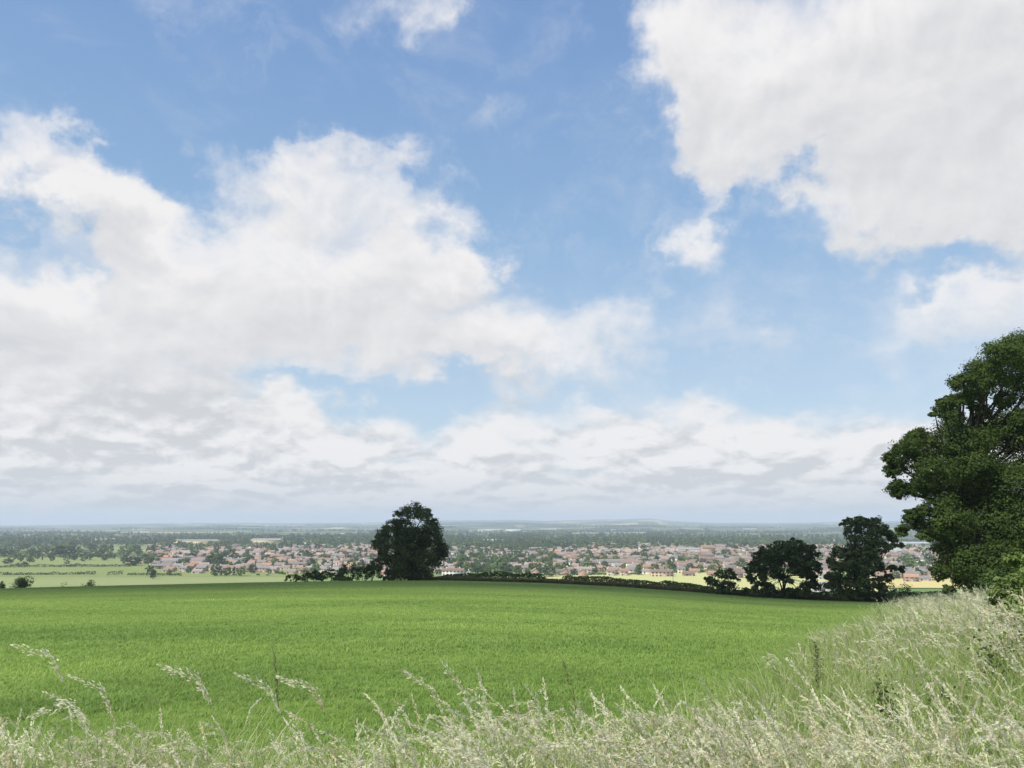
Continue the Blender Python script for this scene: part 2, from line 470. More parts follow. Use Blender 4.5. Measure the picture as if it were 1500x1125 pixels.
# ---- fields down in the valley, draped sheets with the outlines seen in the photograph
def sheet(name, label, quad_px, colors, dz, rows=0.0, z=PLAIN):
    m, nt, out = material(name + '_cover')
    p = geo_pos(nt)
    a = noise(nt, p, 0.02, 5, 0.6); b = noise(nt, p, 0.15, 4, 0.6)
    col = mix(nt, a.smooth(.3, .7), colors[0], colors[1]); col = mix(nt, b.smooth(.45, .8, 0, .35), col, colors[2])
    principled(nt, out, col, 0.95, 0.05)
    P = [on_level(px, py, z)[:2] for px, py in quad_px]           # far-left, far-right, near-right, near-left
    n = 24
    s, t = np.meshgrid(np.linspace(0, 1, n), np.linspace(0, 1, n), indexing='ij')
    s, t = s[..., None], t[..., None]
    XY = (P[0] * (1 - s) + P[1] * s) * (1 - t) + (P[3] * (1 - s) + P[2] * s) * t
    Z = H(XY[..., 0], XY[..., 1]) + dz
    V = np.concatenate([XY, Z[..., None]], -1).reshape(-1, 3)
    i, j = np.meshgrid(np.arange(n - 1), np.arange(n - 1), indexing='ij'); a = (i * n + j).ravel()
    o = link(name, mesh(name, V, F4=np.stack([a, a + 1, a + n + 1, a + n], -1), mats=[m], smooth=True))
    return tag(o, label, 'field', kind='structure')
PASTURE = ((.185, .220, .082), (.160, .20, .066), (.21, .235, .10))
sheet('pasture', 'pale green pasture beyond the crest, left of the lone tree', [(-250, 846, 0)[:2], (425, 846), (470, 858), (-260, 870)], ((.215, .245, .105), (.195, .230, .090), (.24, .26, .125)), 0.5)
sheet('meadow', 'pale meadow strip between the two hedges on the left', [(-250, 832), (480, 826), (480, 846), (-250, 846)], PASTURE, 0.6)
sheet('grassland', 'pale far pasture below the dark wood on the left', [(-250, 816.5), (215, 816), (195, 829.5), (-250, 831)], ((.17, .21, .072), (.195, .225, .088), (.145, .19, .056)), 0.7)
sheet('barley_field', 'pale yellow green field between the hedge and the brick houses', [(790, 843), (1120, 836.5), (1330, 868), (800, 862)], ((.40, .40, .185), (.37, .385, .165), (.44, .425, .225)), 0.5)
sheet('wheat_field', 'ripe yellow wheat field beside the big tree', [(1262, 838), (1480, 835), (1480, 863), (1285, 862)], ((.47, .405, .185), (.44, .38, .165), (.50, .44, .23)), 0.6)
# ------------------------------------------------------------------ foliage
def mat_foliage(name, dark, light, tint, trans=0.36, pn=0.35):
    m, nt, out = material(name)
    i = island(nt); o = obj_random(nt); p = geo_pos(nt)
    n = noise(nt, p, pn, 3, 0.6)
    col = mix(nt, i, dark, light)
    col = mix(nt, n.smooth(0.4, 0.7, 0, .6), col, tint)
    h = new(nt, 'ShaderNodeHueSaturation'); nt.links.new(col.s, h.inputs['Color'])
    put(nt, o * 0.5 + 0.75, h.inputs['Value'])
    b = new(nt, 'ShaderNodeBsdfPrincipled'); nt.links.new(h.outputs[0], b.inputs['Base Color'])
    b.inputs['Roughness'].default_value = 0.6; b.inputs['Specular IOR Level'].default_value = 0.12
    t = new(nt, 'ShaderNodeBsdfTranslucent'); nt.links.new(h.outputs[0], t.inputs[0])
    mx = new(nt, 'ShaderNodeMixShader'); mx.inputs[0].default_value = trans
    nt.links.new(b.outputs[0], mx.inputs[1]); nt.links.new(t.outputs[0], mx.inputs[2]); nt.links.new(mx.outputs[0], out.inputs[0])
    return m
M_LEAF = {
 'oak': mat_foliage('oak_leaves', (.032, .056, .013), (.060, .096, .020), (.088, .124, .026), pn=0.25),
 'dark': mat_foliage('dark_leaves', (.042, .068, .020), (.072, .110, .032), (.090, .130, .038), .2),
 'ash': mat_foliage('ash_leaves', (.052, .082, .026), (.105, .150, .046), (.130, .175, .052), .38, .3),
 'mid': mat_foliage('mid_leaves', (.036, .066, .020), (.060, .100, .028), (.080, .120, .035)),
 'light': mat_foliage('light_leaves', (.075, .125, .030), (.115, .180, .045), (.150, .205, .060)),
 'bright': mat_foliage('bright_leaves', (.13, .20, .05), (.20, .285, .08), (.27, .345, .12), .45, 1.6),
 'hedge': mat_foliage('hedge_leaves', (.040, .075, .018), (.070, .120, .026), (.10, .15, .035)),
}
def mat_bark():
    m, nt, out = material('bark'); p = geo_pos(nt)
    n = noise(nt, p, 6, 5, 0.65)
    principled(nt, out, ramp(nt, n, [(.3, (.022, .018, .013)), (.7, (.060, .050, .038))]), 0.9, 0.1, (n, .5, .05))
    return m
M_BARK = mat_bark()

def unit(n):
    v = rng.normal(size=(n, 3)); return v / np.linalg.norm(v, axis=1)[:, None]

def leaf_cards(P, N, L, W=0.55):
    """diamond leaves at points P facing about N"""
    n = len(P)
    N = N + 0.75 * unit(n); N /= np.linalg.norm(N, axis=1)[:, None]
    a = np.cross(N, unit(n)); a /= np.linalg.norm(a, axis=1)[:, None] + 1e-9
    b = np.cross(N, a)
    L = (np.broadcast_to(L, (n,)) * rng.uniform(.6, 1.3, n) * 0.5)[:, None]
    fold = N * L * 0.25
    V = np.stack([P - a * L, P + b * L * W + fold, P + a * L, P - b * L * W + fold], 1).reshape(-1, 3)
    return V, np.arange(4 * n).reshape(-1, 4)

def tufted(c, r, n_tuft, n_leaf, squash=0.8, inner=0.55):
    """leaf points on tufts spread over an ellipsoidal clump of centre c and radii r"""
    r = np.broadcast_to(np.asarray(r, float), (3,)) * np.array([1, 1, squash])
    d = unit(n_tuft); d[:, 2] = np.where(rng.random(n_tuft) < .25, np.abs(d[:, 2]), d[:, 2])
    tc = c + d * r * rng.uniform(inner, 1.0, n_tuft)[:, None]
    tr = r.mean() * rng.uniform(.2, .56, n_tuft)
    k = np.repeat(np.arange(n_tuft), n_leaf)
    e = unit(len(k))
    P = tc[k] + e * (tr[k] * rng.random(len(k)) ** 0.45)[:, None] * np.array([1.1, 1.1, .75])
    N = e * 0.7 + d[k] * 0.7 + np.array([0, 0, .45])
    return P, N

def limb(mb, a, b, r0, r1, sag=0.12, k=5, n=7):
    a, b = np.asarray(a, float), np.asarray(b, float)
    t = np.linspace(0, 1, n)[:, None]
    L = np.linalg.norm(b - a)
    mid = (a + b) / 2 + np.array([0, 0, L * sag]) + rng.normal(size=3) * L * 0.05
    P = a * (1 - t) ** 2 + 2 * mid * t * (1 - t) + b * t ** 2
    P[1:-1] += rng.normal(size=(n - 2, 3)) * L * 0.012
    mb.tube(P, r0 + (r1 - r0) * t[:, 0] ** .8, k)

def clump_tree(name, label, y, base, clumps, leaf, tuft, mat, stems=1, trunk_r=.3, trunk_h=.3, depth=.85, layers=2, lean=0.0, group=None, squash=.85):
    bx = at(base[0], base[1], y); b = np.array([bx[0], y, Hs(bx[0], y)])
    xs = np.array([c[0] for c in clumps]); cm, hw = (xs.min() + xs.max()) / 2, (xs.max() - xs.min()) / 2 + 10
    root = empty(name, b); tag(root, label, 'tree', group)
    leaves, wood = MB(), MB()
    tops = []
    for (cx, cy, cr) in clumps:
        dm = y / F * hw * math.sqrt(max(0.05, 1 - ((cx - cm) / hw) ** 2)) * depth
        for L in range(layers):
            f = (L + .5) / layers * 2 - 1
            yy = y + dm * (f + rng.uniform(-.35, .35)) * .8
            c = at(cx + rng.normal() * cr * .12, cy + rng.normal() * cr * .12, yy) - b
            r = cr * yy / F
            n_t = max(5, int(tuft[0] * (cr / 20) ** 1.2)); n_l = tuft[1]
            P, N = tufted(c, r, n_t, n_l, squash)
            leaves.add(*leaf_cards(P, N, leaf))
            tops.append((c, r))
    zmax = max(c[2] for c, r in tops)
    ths = []
    for s in range(stems):
        a = rng.uniform(0, 6.28)
        off = np.array([math.cos(a), math.sin(a), 0]) * (trunk_r * 1.2 if stems > 1 else 0)
        tx = off * (4 if stems > 1 else 1) + np.array([lean, 0, zmax * trunk_h])
        wood.tube([off + (0, 0, -.4), off + (0, 0, 0.05) , off * 1.3 + (lean * .3, 0, zmax * trunk_h * .5), tx], np.array([1.5, 1.15, .85, .7]) * trunk_r, 9)
        ths.append(tx)
        if stems == 1:
            wood.tube([tx, tx + np.array([lean, 0.2, zmax * .25]), tx + np.array([lean * .8, -.2, zmax * .5])], np.array([.7, .5, .15]) * trunk_r, 7)
    for c, r in tops:
        s = ths[rng.integers(len(ths))]
        st = s + np.array([0, 0, 1]) * max(0, min(zmax * .35, (c[2] - s[2]) * rng.uniform(.1, .5))) if stems == 1 else s
        limb(wood, st, c, trunk_r * rng.uniform(.22, .42), trunk_r * .06, .10)
        for q in range(3):
            limb(wood, c + rng.normal(size=3) * r * .15, c + unit(1)[0] * r * .85, trunk_r * .1, trunk_r * .03, .05, 4, 4)
    link('trunk', wood.data('trunk', [M_BARK], True), root)
    link('crown', leaves.data('crown', [M_LEAF[mat]]), root)
    return root

BIG = [(1472, 588, 15), (1440, 604, 13), (1500, 612, 16), (1470, 522, 30), (1502, 512, 36), (1440, 540, 24), (1412, 560, 19), (1386, 592, 14), (1372, 603, 9), (1400, 585, 12), (1455, 562, 28), (1505, 565, 36), (1545, 535, 46), (1575, 600, 55), (1425, 585, 18), (1400, 612, 14),
 (1400, 640, 32), (1352, 650, 26), (1326, 664, 21), (1311, 688, 15), (1318, 718, 16), (1368, 690, 30), (1422, 655, 36), (1462, 640, 40), (1510, 640, 48), (1565, 675, 62), (1345, 640, 14), (1303, 672, 9),
 (1405, 715, 34), (1452, 705, 44), (1505, 715, 54), (1352, 712, 18), (1312, 712, 10), (1378, 740, 22), (1342, 765, 16), (1322, 778, 10), (1352, 748, 10), (1358, 785, 12), (1334, 752, 8),
 (1392, 770, 32), (1435, 775, 44), (1490, 775, 52), (1550, 770, 60), (1398, 815, 28), (1385, 800, 20), (1432, 828, 34), (1475, 825, 40), (1525, 828, 46), (1412, 846, 17), (1380, 835, 14), (1450, 845, 20), (1430, 690, 30), (1480, 745, 44), (1620, 720, 60), (1625, 640, 50), (1600, 800, 50)]
clump_tree('oak_tree', 'huge spreading broadleaf tree at the right edge, tallest in the scene', 62, (1428, 882), BIG, .20, (34, 46), 'oak', trunk_r=.55, trunk_h=.28, layers=2, depth=.9)
LONE = [(585, 843, 13), (618, 845, 12), (571, 836, 7), (600, 815, 24), (590, 790, 20), (615, 790, 20), (605, 750, 15), (590, 757, 13), (622, 755, 13), (574, 774, 14), (598, 778, 18), (628, 776, 16), (560, 785, 11), (557, 800, 12), (575, 803, 20), (605, 806, 24), (634, 793, 17), (645, 803, 12), (649, 801, 8), (651, 812, 6), (640, 818, 14), (620, 828, 19), (592, 828, 20), (577, 824, 16), (600, 840, 12), (562, 818, 11), (612, 838, 10), (583, 766, 10), (636, 768, 9), (552, 795, 6)]
clump_tree('field_tree', 'lone broad domed tree standing on the far edge of the green field', 158, (601, 851), LONE, .44, (30, 26), 'ash', trunk_r=.5, trunk_h=.16, layers=2)
DARK = [(1253, 771, 9), (1222, 850, 10), (1236, 872, 10), (1256, 874, 11), (1276, 870, 10), (1290, 874, 8), (1215, 858, 7), (1244, 825, 14), (1264, 824, 14), (1300, 846, 7), (1218, 822, 7), (1262, 767, 11), (1243, 764, 7), (1279, 767, 11), (1292, 776, 10), (1236, 766, 5), (1303, 784, 8), (1250, 783, 13), (1275, 789, 17), (1308, 788, 7), (1230, 810, 12), (1250, 809, 17), (1276, 813, 17), (1297, 803, 9), (1312, 800, 5), (1320, 798, 4), (1224, 834, 12), (1245, 839, 17), (1270, 836, 15), (1287, 828, 8), (1214, 845, 6), (1308, 833, 6), (1321, 834, 5), (1296, 833, 5), (1265, 858, 16), (1245, 862, 12), (1286, 853, 11), (1293, 862, 8), (1228, 858, 8)]
clump_tree('hedge_tree', 'tall ragged dark tree left of the huge tree, with flat side branches', 115, (1257, 881), DARK, .42, (26, 24), 'dark', trunk_r=.38, trunk_h=.25, layers=2)
TWIN = [(1132, 815, 12), (1152, 811, 14), (1172, 813, 13), (1109, 828, 12), (1190, 832, 12), (1125, 838, 8), (1136, 843, 7), (1156, 851, 7), (1118, 850, 7), (1128, 858, 6), (1145, 845, 6), (1172, 838, 9), (1140, 872, 9), (1150, 874, 9), (1182, 874, 10), (1104, 872, 8), (1187, 848, 10), (1179, 862, 10), (1193, 858, 8), (1102, 848, 7), (1112, 862, 9), (1124, 868, 9), (1160, 868, 9), (1172, 870, 9), (1135, 830, 9), (1165, 829, 9), (1097, 836, 6), (1110, 815, 10), (1124, 808, 12), (1145, 802, 12), (1165, 800, 12), (1181, 806, 11), (1193, 814, 10), (1102, 830, 8), (1120, 826, 11), (1140, 819, 13), (1161, 818, 13), (1180, 823, 13), (1195, 828, 7), (1099, 841, 6), (1191, 844, 8), (1116, 843, 7), (1176, 840, 8), (1184, 858, 8), (1130, 862, 8), (1111, 855, 4), (1140, 836, 6), (1160, 835, 7), (1154, 797, 6)]
clump_tree('hawthorn_tree', 'low domed tree on many bare stems, between the small tree and the ragged dark one', 122, (1148, 876), TWIN, .42, (24, 24), 'dark', stems=6, trunk_r=.13, trunk_h=.38, layers=2)
SMALL = [(1058, 840, 10), (1045, 851, 9), (1069, 842, 9), (1077, 848, 7), (1062, 856, 11), (1048, 860, 8), (1037, 850, 5), (1074, 860, 8), (1055, 864, 9)]
clump_tree('small_tree', 'small bushy dark tree in the far hedge before the pale barley field', 130, (1060, 871), SMALL, .40, (24, 20), 'dark', stems=3, trunk_r=.1, trunk_h=.3, layers=2)

# ------------------------------------------------------------------ bushes and hedges
def bush(name, label, px, top, base, hw, y, mat, leaf=.3, n=(36, 22), group=None, cat='bush', on_ground=True, lumpy=0):
    p = at(px, base, y); z = Hs(p[0], y) if on_ground else p[2]
    zt = at(px, top, y)[2]
    h = max(.4, zt - z); w = hw * y / F
    mb = MB()
    k = max(3, int(2 + w / h * 3))
    for q in range(k):
        cx = rng.uniform(-.62, .62) * w; f = math.sqrt(max(.15, 1 - (cx / w) ** 2))
        ch = h * f * rng.uniform(.75, 1.0) * .5
        P, N = tufted(np.array([cx, rng.uniform(-.35, .35) * w, ch]), (w * .45, w * .42, ch), max(6, n[0] // k), n[1], 1.0, .4)
        P[:, 2] = np.maximum(P[:, 2], .05)
        mb.add(*leaf_cards(P, N, leaf))
    for q in range(lumpy):                                         # sprays that break the outline
        a = rng.uniform(0, 6.28); e = rng.uniform(.25, 1.35); c0 = np.array([math.cos(a) * math.cos(e) * w * .95, math.sin(a) * math.cos(e) * w * .8, h * (.42 + .55 * math.sin(e))])
        P, N = tufted(c0, (w * .24, w * .24, h * .17), 10, 45, 1.0, .3); P[:, 2] = np.maximum(P[:, 2], .05)
        mb.add(*leaf_cards(P, N, leaf))
    for q in range(4):
        limb(mb, (rng.uniform(-.1, .1) * w, 0, -.2), (rng.uniform(-.5, .5) * w, rng.uniform(-.3, .3) * w, h * .7), .05, .015, .1, 4, 4)
    o = link(name, mb.data(name, [M_LEAF[mat]]), None, (p[0], y, z))
    return tag(o, label, cat, group)

def hedge(name, label, path, mat, width=1.2, leaf=.35, per_m=60, group=None, lump=.42, seed=1):
    """path: (x, top y, distance) in the photograph; foliage from the ground up to the top line"""
    pts = []
    for (px, ty, y) in path:
        p = at(px, ty, y); pts.append((p[0], y, p[2]))
    pts = np.array(pts); seg = np.linalg.norm(np.diff(pts[:, :2], axis=0), axis=1); cum = np.concatenate([[0], np.cumsum(seg)])
    n = int(cum[-1] * per_m); s = rng.uniform(0, cum[-1], n)
    X, Y, T = (np.interp(s, cum, pts[:, i]) for i in range(3))
    G = H(X, Y); h = np.maximum((T - G) * 1.25 + .2, .5) * (1 - lump * fnoise(s / 2.6, s * 0, seed, 4) ** 1.5)
    d = np.array([np.interp(s, cum, np.gradient(pts[:, i], cum)) for i in (0, 1)]); d /= np.hypot(*d)
    u = rng.random(n) ** .6; a = rng.uniform(-1, 1, n) * width * np.sqrt(np.clip(1.08 - u ** 2.5, .05, 1)) * .7
    P = np.stack([X - d[1] * a, Y + d[0] * a, G + u * h + .03], -1)
    N = np.stack([-d[1] * a, d[0] * a, u * 1.2], -1) + .4 * unit(n)
    o0 = np.array([pts[0, 0], pts[0, 1], Hs(pts[0, 0], pts[0, 1])])
    mb = MB(); mb.add(*leaf_cards(P - o0, N, leaf, .7))
    o = link(name, mb.data(name, [M_LEAF[mat]]), None, o0)
    return tag(o, label, 'hedge', group)

G1 = 'bushes beside the lone tree'
bush('bush', 'small pale green bush at the left end of the clump beside the lone tree', 430, 835, 853, 11, 158, 'light', .32)
bush('bush', 'dark round bush next to the small pale one, left of the lone tree', 461, 831, 853, 21, 159, 'dark', .36, (60, 24))
bush('bush', 'dark green bush in the middle of the clump left of the lone tree', 486, 828, 853, 19, 161, 'dark', .36, (60, 24))
bush('bush', 'lighter green upright bush behind the dark ones, left of the lone tree', 511, 819, 852, 17, 164, 'mid', .36, (60, 24))
bush('bush', 'largest leafy bush, touching the left side of the lone tree', 545, 815, 853, 25, 160, 'mid', .4, (90, 24))
bush('bush', 'low spreading bush in front of the large leafy one by the lone tree', 508, 843, 852, 20, 156.5, 'hedge', .3, (50, 20))
bush('bush', 'flat shaded bush under the left side of the lone tree', 570, 842, 851, 15, 157, 'hedge', .3, (40, 20))
bush('bush', 'yellow green bush in front of the clipped hedge right of the lone tree', 690, 836, 853, 13, 159, 'light', .3, (40, 20))
bush('bush', 'big hazy green bush at the left edge beyond the crest of the field', 27, 829, 866, 24, 232, 'mid', .5, (90, 24))
bush('bush', 'low green bush left of the hazy round one at the very left edge', 1, 846, 866, 12, 226, 'mid', .5, (40, 20))
bush('bush', 'small solitary bush poking over the crest on the left', 131, 842, 864, 13, 250, 'hedge', .5, (46, 20))
bush('bush', 'tiny faint bush between the hazy bush and the solitary one', 89, 850, 864, 6, 250, 'mid', .5, (20, 16))
bush('bush', 'rounded green shrub before the yellow wheat field', 1327, 851, 882, 23, 178, 'hedge', .4, (90, 24))
bush('bush', 'lighter upright shrub behind the rounded one at the wheat field', 1309, 842, 876, 10, 184, 'light', .4, (50, 22))
bush('bush', 'low dark bush at the foot of the small dark tree', 1094, 857, 872, 16, 130, 'dark', .32, (50, 22))
bush('bush', 'dark shrub hugging the foot of the huge tree', 1392, 845, 884, 17, 76, 'dark', .26, (60, 24))
bush('bush', 'shaded leafy bush between the huge tree and the bright bush on the right', 1452, 826, 905, 30, 40, 'mid', .16, (110, 34))
bush('bush', 'bright sunlit bush at the right edge above the long grass', 1516, 820, 1000, 46, 13.5, 'bright', .07, (240, 60), lumpy=9)
bush('bush', 'second bright sunlit bush cut by the right edge, nearer the camera', 1590, 815, 1060, 88, 11, 'bright', .07, (200, 50), lumpy=9)

hedge('hedge', 'clipped mid green hedge running right from the lone tree', [(640, 848, 160), (655, 844, 160), (690, 841.5, 160), (740, 841, 159), (790, 842.5, 157), (797, 845, 156)], 'hedge', 1.5, .33, 190, seed=4)
hedge('hedge', 'low dark hedge bottom in the gap with the barley field behind', [(795, 850, 155), (812, 850.5, 154), (832, 851, 152)], 'dark', .8, .3, 120, seed=5)
hedge('hedge', 'long dark hedge sloping down to the small dark tree', [(826, 846, 152), (860, 847, 149), (890, 848, 147), (940, 852, 144), (975, 853, 142), (1010, 857, 138.5), (1042, 862, 135)], 'dark', 1.6, .33, 190, seed=6)
hedge('hedge', 'dark undergrowth hedge below the domed and the ragged trees', [(1080, 867, 132.5), (1110, 869, 130), (1150, 869, 127), (1190, 869, 124.5), (1230, 869, 122), (1262, 869, 120), (1302, 873, 117)], 'dark', 1.3, .3, 190, seed=7)
hedge('hedge', 'short low dark hedge between the ragged tree and the huge tree', [(1318, 872, 116), (1340, 871, 114), (1370, 871, 112), (1400, 872, 109)], 'dark', 1.0, .28, 170, seed=8)
hedge('hedge', 'shaded tall hedge running under the huge tree towards the right edge', [(1425, 862, 72), (1460, 848, 60), (1510, 835, 48), (1570, 822, 38)], 'mid', 1.6, .2, 260, seed=9)
# ------------------------------------------------------------------ the town in the valley
def mat_flat(name, c, c2=None, rough=.85, scale=.6):
    m, nt, out = material(name)
    n = noise(nt, geo_pos(nt), scale, 3, .6); o = obj_random(nt)
    col = mix(nt, n, c, c2 or tuple(v * .75 for v in c))
    h = new(nt, 'ShaderNodeHueSaturation'); nt.links.new(col.s, h.inputs['Color']); put(nt, o * .36 + .82, h.inputs['Value'])
    principled(nt, out, S(nt, h.outputs[0]), rough, .2)
    return m
M_WALL = {'red brick': mat_flat('red_brick', (.40, .27, .21)), 'pale brick': mat_flat('pale_brick', (.54, .41, .33)), 'cream': mat_flat('cream_render', (.62, .54, .43)), 'white': mat_flat('white_render', (.82, .80, .77))}
M_ROOF = {'grey': mat_flat('grey_tile', (.34, .31, .30)), 'orange': mat_flat('orange_tile', (.52, .315, .22)), 'brown': mat_flat('brown_tile', (.37, .265, .215)), 'pinkish': mat_flat('pinkish_tile', (.43, .35, .315))}
M_GLASS = mat_flat('window_glass', (.035, .04, .05), rough=.15)
M_FRAME = mat_flat('door_paint', (.55, .53, .50))

def gable(w, d, e, rdg):
    """walls with two gables; ridge along x; front faces -y"""
    V = [(-w/2, -d/2, -1), (w/2, -d/2, -1), (w/2, d/2, -1), (-w/2, d/2, -1), (-w/2, -d/2, e), (w/2, -d/2, e), (w/2, d/2, e), (-w/2, d/2, e), (-w/2, 0, rdg), (w/2, 0, rdg)]
    return MB().add(V, [(0, 1, 5, 4), (2, 3, 7, 6), (1, 2, 6, 5), (3, 0, 4, 7)], [(5, 6, 9), (7, 4, 8)])
def roof_mb(w, d, e, rdg, ov=.35, t=.16):
    mb = MB(); sl = (rdg - e) / (d / 2); x = w / 2 + ov; y = d / 2 + ov; ze = e - ov * sl + .03
    for s in (-1, 1):
        V = [(-x, s * y, ze), (x, s * y, ze), (x, 0, rdg + .03), (-x, 0, rdg + .03)]
        V += [(a, b, c + t) for a, b, c in V]
        mb.add(V, [(0, 1, 2, 3), (4, 5, 6, 7), (0, 1, 5, 4), (0, 3, 7, 4), (1, 2, 6, 5)])
    return mb
KINDS = {'detached house': (8, 7, 4.5, 6.9), 'semi-detached house': (11.5, 7.4, 4.5, 7.0), 'terrace': (22, 7.2, 4.6, 7.0), 'bungalow': (10.5, 7.6, 2.5, 4.9)}
_wall, _roof, _chim, _win, _door = {}, {}, {}, None, None
for k, (w, d, e, r) in KINDS.items():
    _wall[k] = {c: gable(w, d, e, r).data('house_wall', [m]) for c, m in M_WALL.items()}
    _roof[k] = {c: roof_mb(w, d, e, r).data('house_roof', [m]) for c, m in M_ROOF.items()}
_chim = {c: MB().box(-.45, .45, -.35, .35, -1.2, 1.1).box(-.3, .3, -.2, .2, 1.103, 1.4).data('chimney', [m]) for c, m in M_WALL.items()}
_win = MB().box(-.85, .85, -.03, .03, -.6, .6, 0).box(-.95, .95, -.05, .02, -.72, -.603, 1).data('window', [M_GLASS, M_FRAME])
_door = MB().box(-.5, .5, -.04, .04, -1.02, 1.02).data('door', [M_FRAME])

class House:
    def __init__(s, x, y, rz, kind, wall, roof, row, label=None):
        s.x, s.y, s.rz, s.kind, s.wall, s.roof, s.row, s.label = x, y, rz, kind, wall, roof, row, label
        s.z = Hs(x, y) - .02; s.d = math.hypot(x, y)
        w, dd, e, r = KINDS[kind]
        s.size = w * r / s.d ** 2; s.h = r; s.w = w
        s.px = 750 + F * x / (y * math.cos(PITCH) + s.z * math.sin(PITCH))
    def build(s, detail):
        w, d, e, r = KINDS[s.kind]
        root = empty('house', (s.x, s.y, s.z), s.rz)
        link('wall', _wall[s.kind][s.wall], root)
        rf = link('roof', _roof[s.kind][s.roof], root)
        for cx in ((-w * .36,) if w < 13 else (-w * .30, w * .30)):
            link('chimney', _chim[s.wall], rf, (cx, .25, r - .2))
        if detail:
            nx = max(2, int(w / 3.6))
            for zf in ((1.35, 3.85) if e > 4 else (1.4,)):
                for i in range(nx):
                    if zf < 2 and i == nx // 2: continue
                    link('window', _win, root, ((i + .5) / nx * w - w / 2, -d / 2 - .02, zf))
            link('door', _door, root, ((nx // 2 + .5) / nx * w - w / 2, -d / 2 - .03, 1.02))
        return root

houses = []
def choose(p): 
    k = list(p); return k[int(np.searchsorted(np.cumsum(list(p.values())) / sum(p.values()), rng.random()))]
def town_density(px, d):
    """how built-up the town looks at this place of the photograph"""
    a = 0.0
    if 225 < px < 560: a = np.clip((d - 850) / 60, 0, 1) * np.clip((2250 - d) / 400, 0, 1) * (.92 if d < 1500 else .6)
    elif 560 <= px < 815: a = np.clip((d - 790) / 20, 0, 1) * np.clip((2300 - d) / 500, 0, 1) * (.62 if d < 1500 else .40)
    elif 815 <= px: a = np.clip((d - 800) / 20, 0, 1) * np.clip((1950 - d) / 120, 0, 1) * .92
    if 150 < px <= 225: a = .4 * (1150 < d < 1350)
    return a
occ = {}
def free(x, y, rad):
    gx, gy = int(x // 25), int(y // 25)
    for i in (-1, 0, 1):
        for j in (-1, 0, 1):
            for (a, b, c) in occ.get((gx + i, gy + j), ()):
                if (a - x) ** 2 + (b - y) ** 2 < (rad + c) ** 2: return False
    occ.setdefault((gx, gy), []).append((x, y, rad)); return True
# ---- places fixed by the photograph: farm buildings, sheds, the white terrace
def big_building(name, label, cat, px, py, w, d, e, r, rz, wall, roof, detail=(), z=PLAIN):
    p = on_level(px, py, z); x, y = p[0], p[1]
    free(x, y, max(w, d) * .5)
    root = empty(name, (x, y, Hs(x, y) - .02), rz); tag(root, label, cat)
    mw = mat_flat(name + '_wall', wall); mr = mat_flat(name + '_roof', roof)
    link('wall', gable(w, d, e, r).data('wall', [mw]), root)
    link('roof', roof_mb(w, d, e, r, .5).data('roof', [mr]), root)
    for i in range(detail if isinstance(detail, int) else 0):
        link('door', MB().box(-1.6, 1.6, -.05, .05, 0, 3.0).data('door', [M_GLASS]), root, ((i + .5) / detail * w - w / 2, -d / 2 - .03, 0))
    return root
big_building('barn', 'long low barn with dark grey roof in front of the town, on the left', 'barn', 249, 833.5, 30, 13, 4.0, 6.2, .12, (.16, .14, .13), (.34, .32, .31), 3)
big_building('barn', 'orange brick barn at the field edge with a long grey roof behind', 'barn', 262, 834.5, 32, 9, 3.6, 5.2, -.10, (.62, .30, .13), (.33, .30, .27), 1)
big_building('barn', 'pale grey barn roof between the orange roofs on the left', 'barn', 252, 827.5, 24, 13, 5, 8.2, .2, (.5, .47, .44), (.52, .51, .52), 2)
big_building('farmhouse', 'bright orange roofed farmhouse above the grey barns', 'house', 237, 826.5, 22, 10, 5, 8.6, .35, (.55, .36, .24), (.55, .25, .13))
big_building('farmhouse', 'second orange roofed farmhouse just behind the barns', 'house', 250, 823.5, 20, 10, 5.4, 9.2, -.2, (.60, .45, .33), (.52, .25, .14))
big_building('cottage', 'small white walled cottage left of the barns', 'house', 226, 828, 11, 8, 3.6, 6.4, .1, (.8, .78, .74), (.24, .21, .2))
big_building('farmhouse', 'large brick house with pinkish roof right of the barns', 'house', 292, 829, 20, 11, 5.2, 9.6, -.15, (.5, .33, .26), (.42, .33, .31))
big_building('terrace', 'tall white three gabled terrace above the brick ones', 'house', 897, 832.5, 30, 9, 7.4, 10.4, .1, (.84, .82, .80), (.34, .30, .28), 4)
big_building('terrace', 'white rendered terrace beside the tall one', 'house', 924, 833.0, 22, 9, 6.6, 9.4, -.12, (.78, .72, .66), (.42, .30, .25), 3)
big_building('warehouse', 'long white warehouse among orange roofs on the right', 'warehouse', 1018, 811, 62, 24, 7.5, 10, .03, (.82, .81, .80), (.50, .49, .49), 4)
big_building('town_hall', 'tall orange brick building rising over the roofs on the right', 'building', 1037, 812, 22, 14, 10.5, 15, .1, (.48, .33, .25), (.50, .31, .22), 3)
big_building('warehouse', 'big white shed seen between the ragged tree and the huge tree', 'warehouse', 1328, 802, 85, 30, 9, 12, .03, (.84, .83, .82), (.62, .62, .63), 4)
big_building('warehouse', 'white sloping shed roof below the big white shed', 'warehouse', 1303, 812, 40, 26, 6, 10, .3, (.74, .73, .72), (.80, .79, .78), 3)
big_building('warehouse', 'cream coloured factory far off above the left of the town', 'factory', 289, 800, 95, 30, 12, 15, .04, (.72, .62, .38), (.5, .47, .42), 5)
big_building('warehouse', 'second cream factory block right of the first one', 'factory', 391, 798, 70, 30, 12, 15, -.04, (.76, .66, .42), (.5, .48, .44), 4)
big_building('warehouse', 'white works building beyond the right of the lone tree', 'factory', 722, 797, 60, 25, 9, 12, .05, (.80, .78, .74), (.55, .54, .53), 4)
big_building('cottage', 'white walled house glimpsed through the trunk of the ragged tree', 'house', 1208, 868, 15, 9, 4.4, 7.6, .2, (.80, .76, .72), (.55, .50, .47), 2)
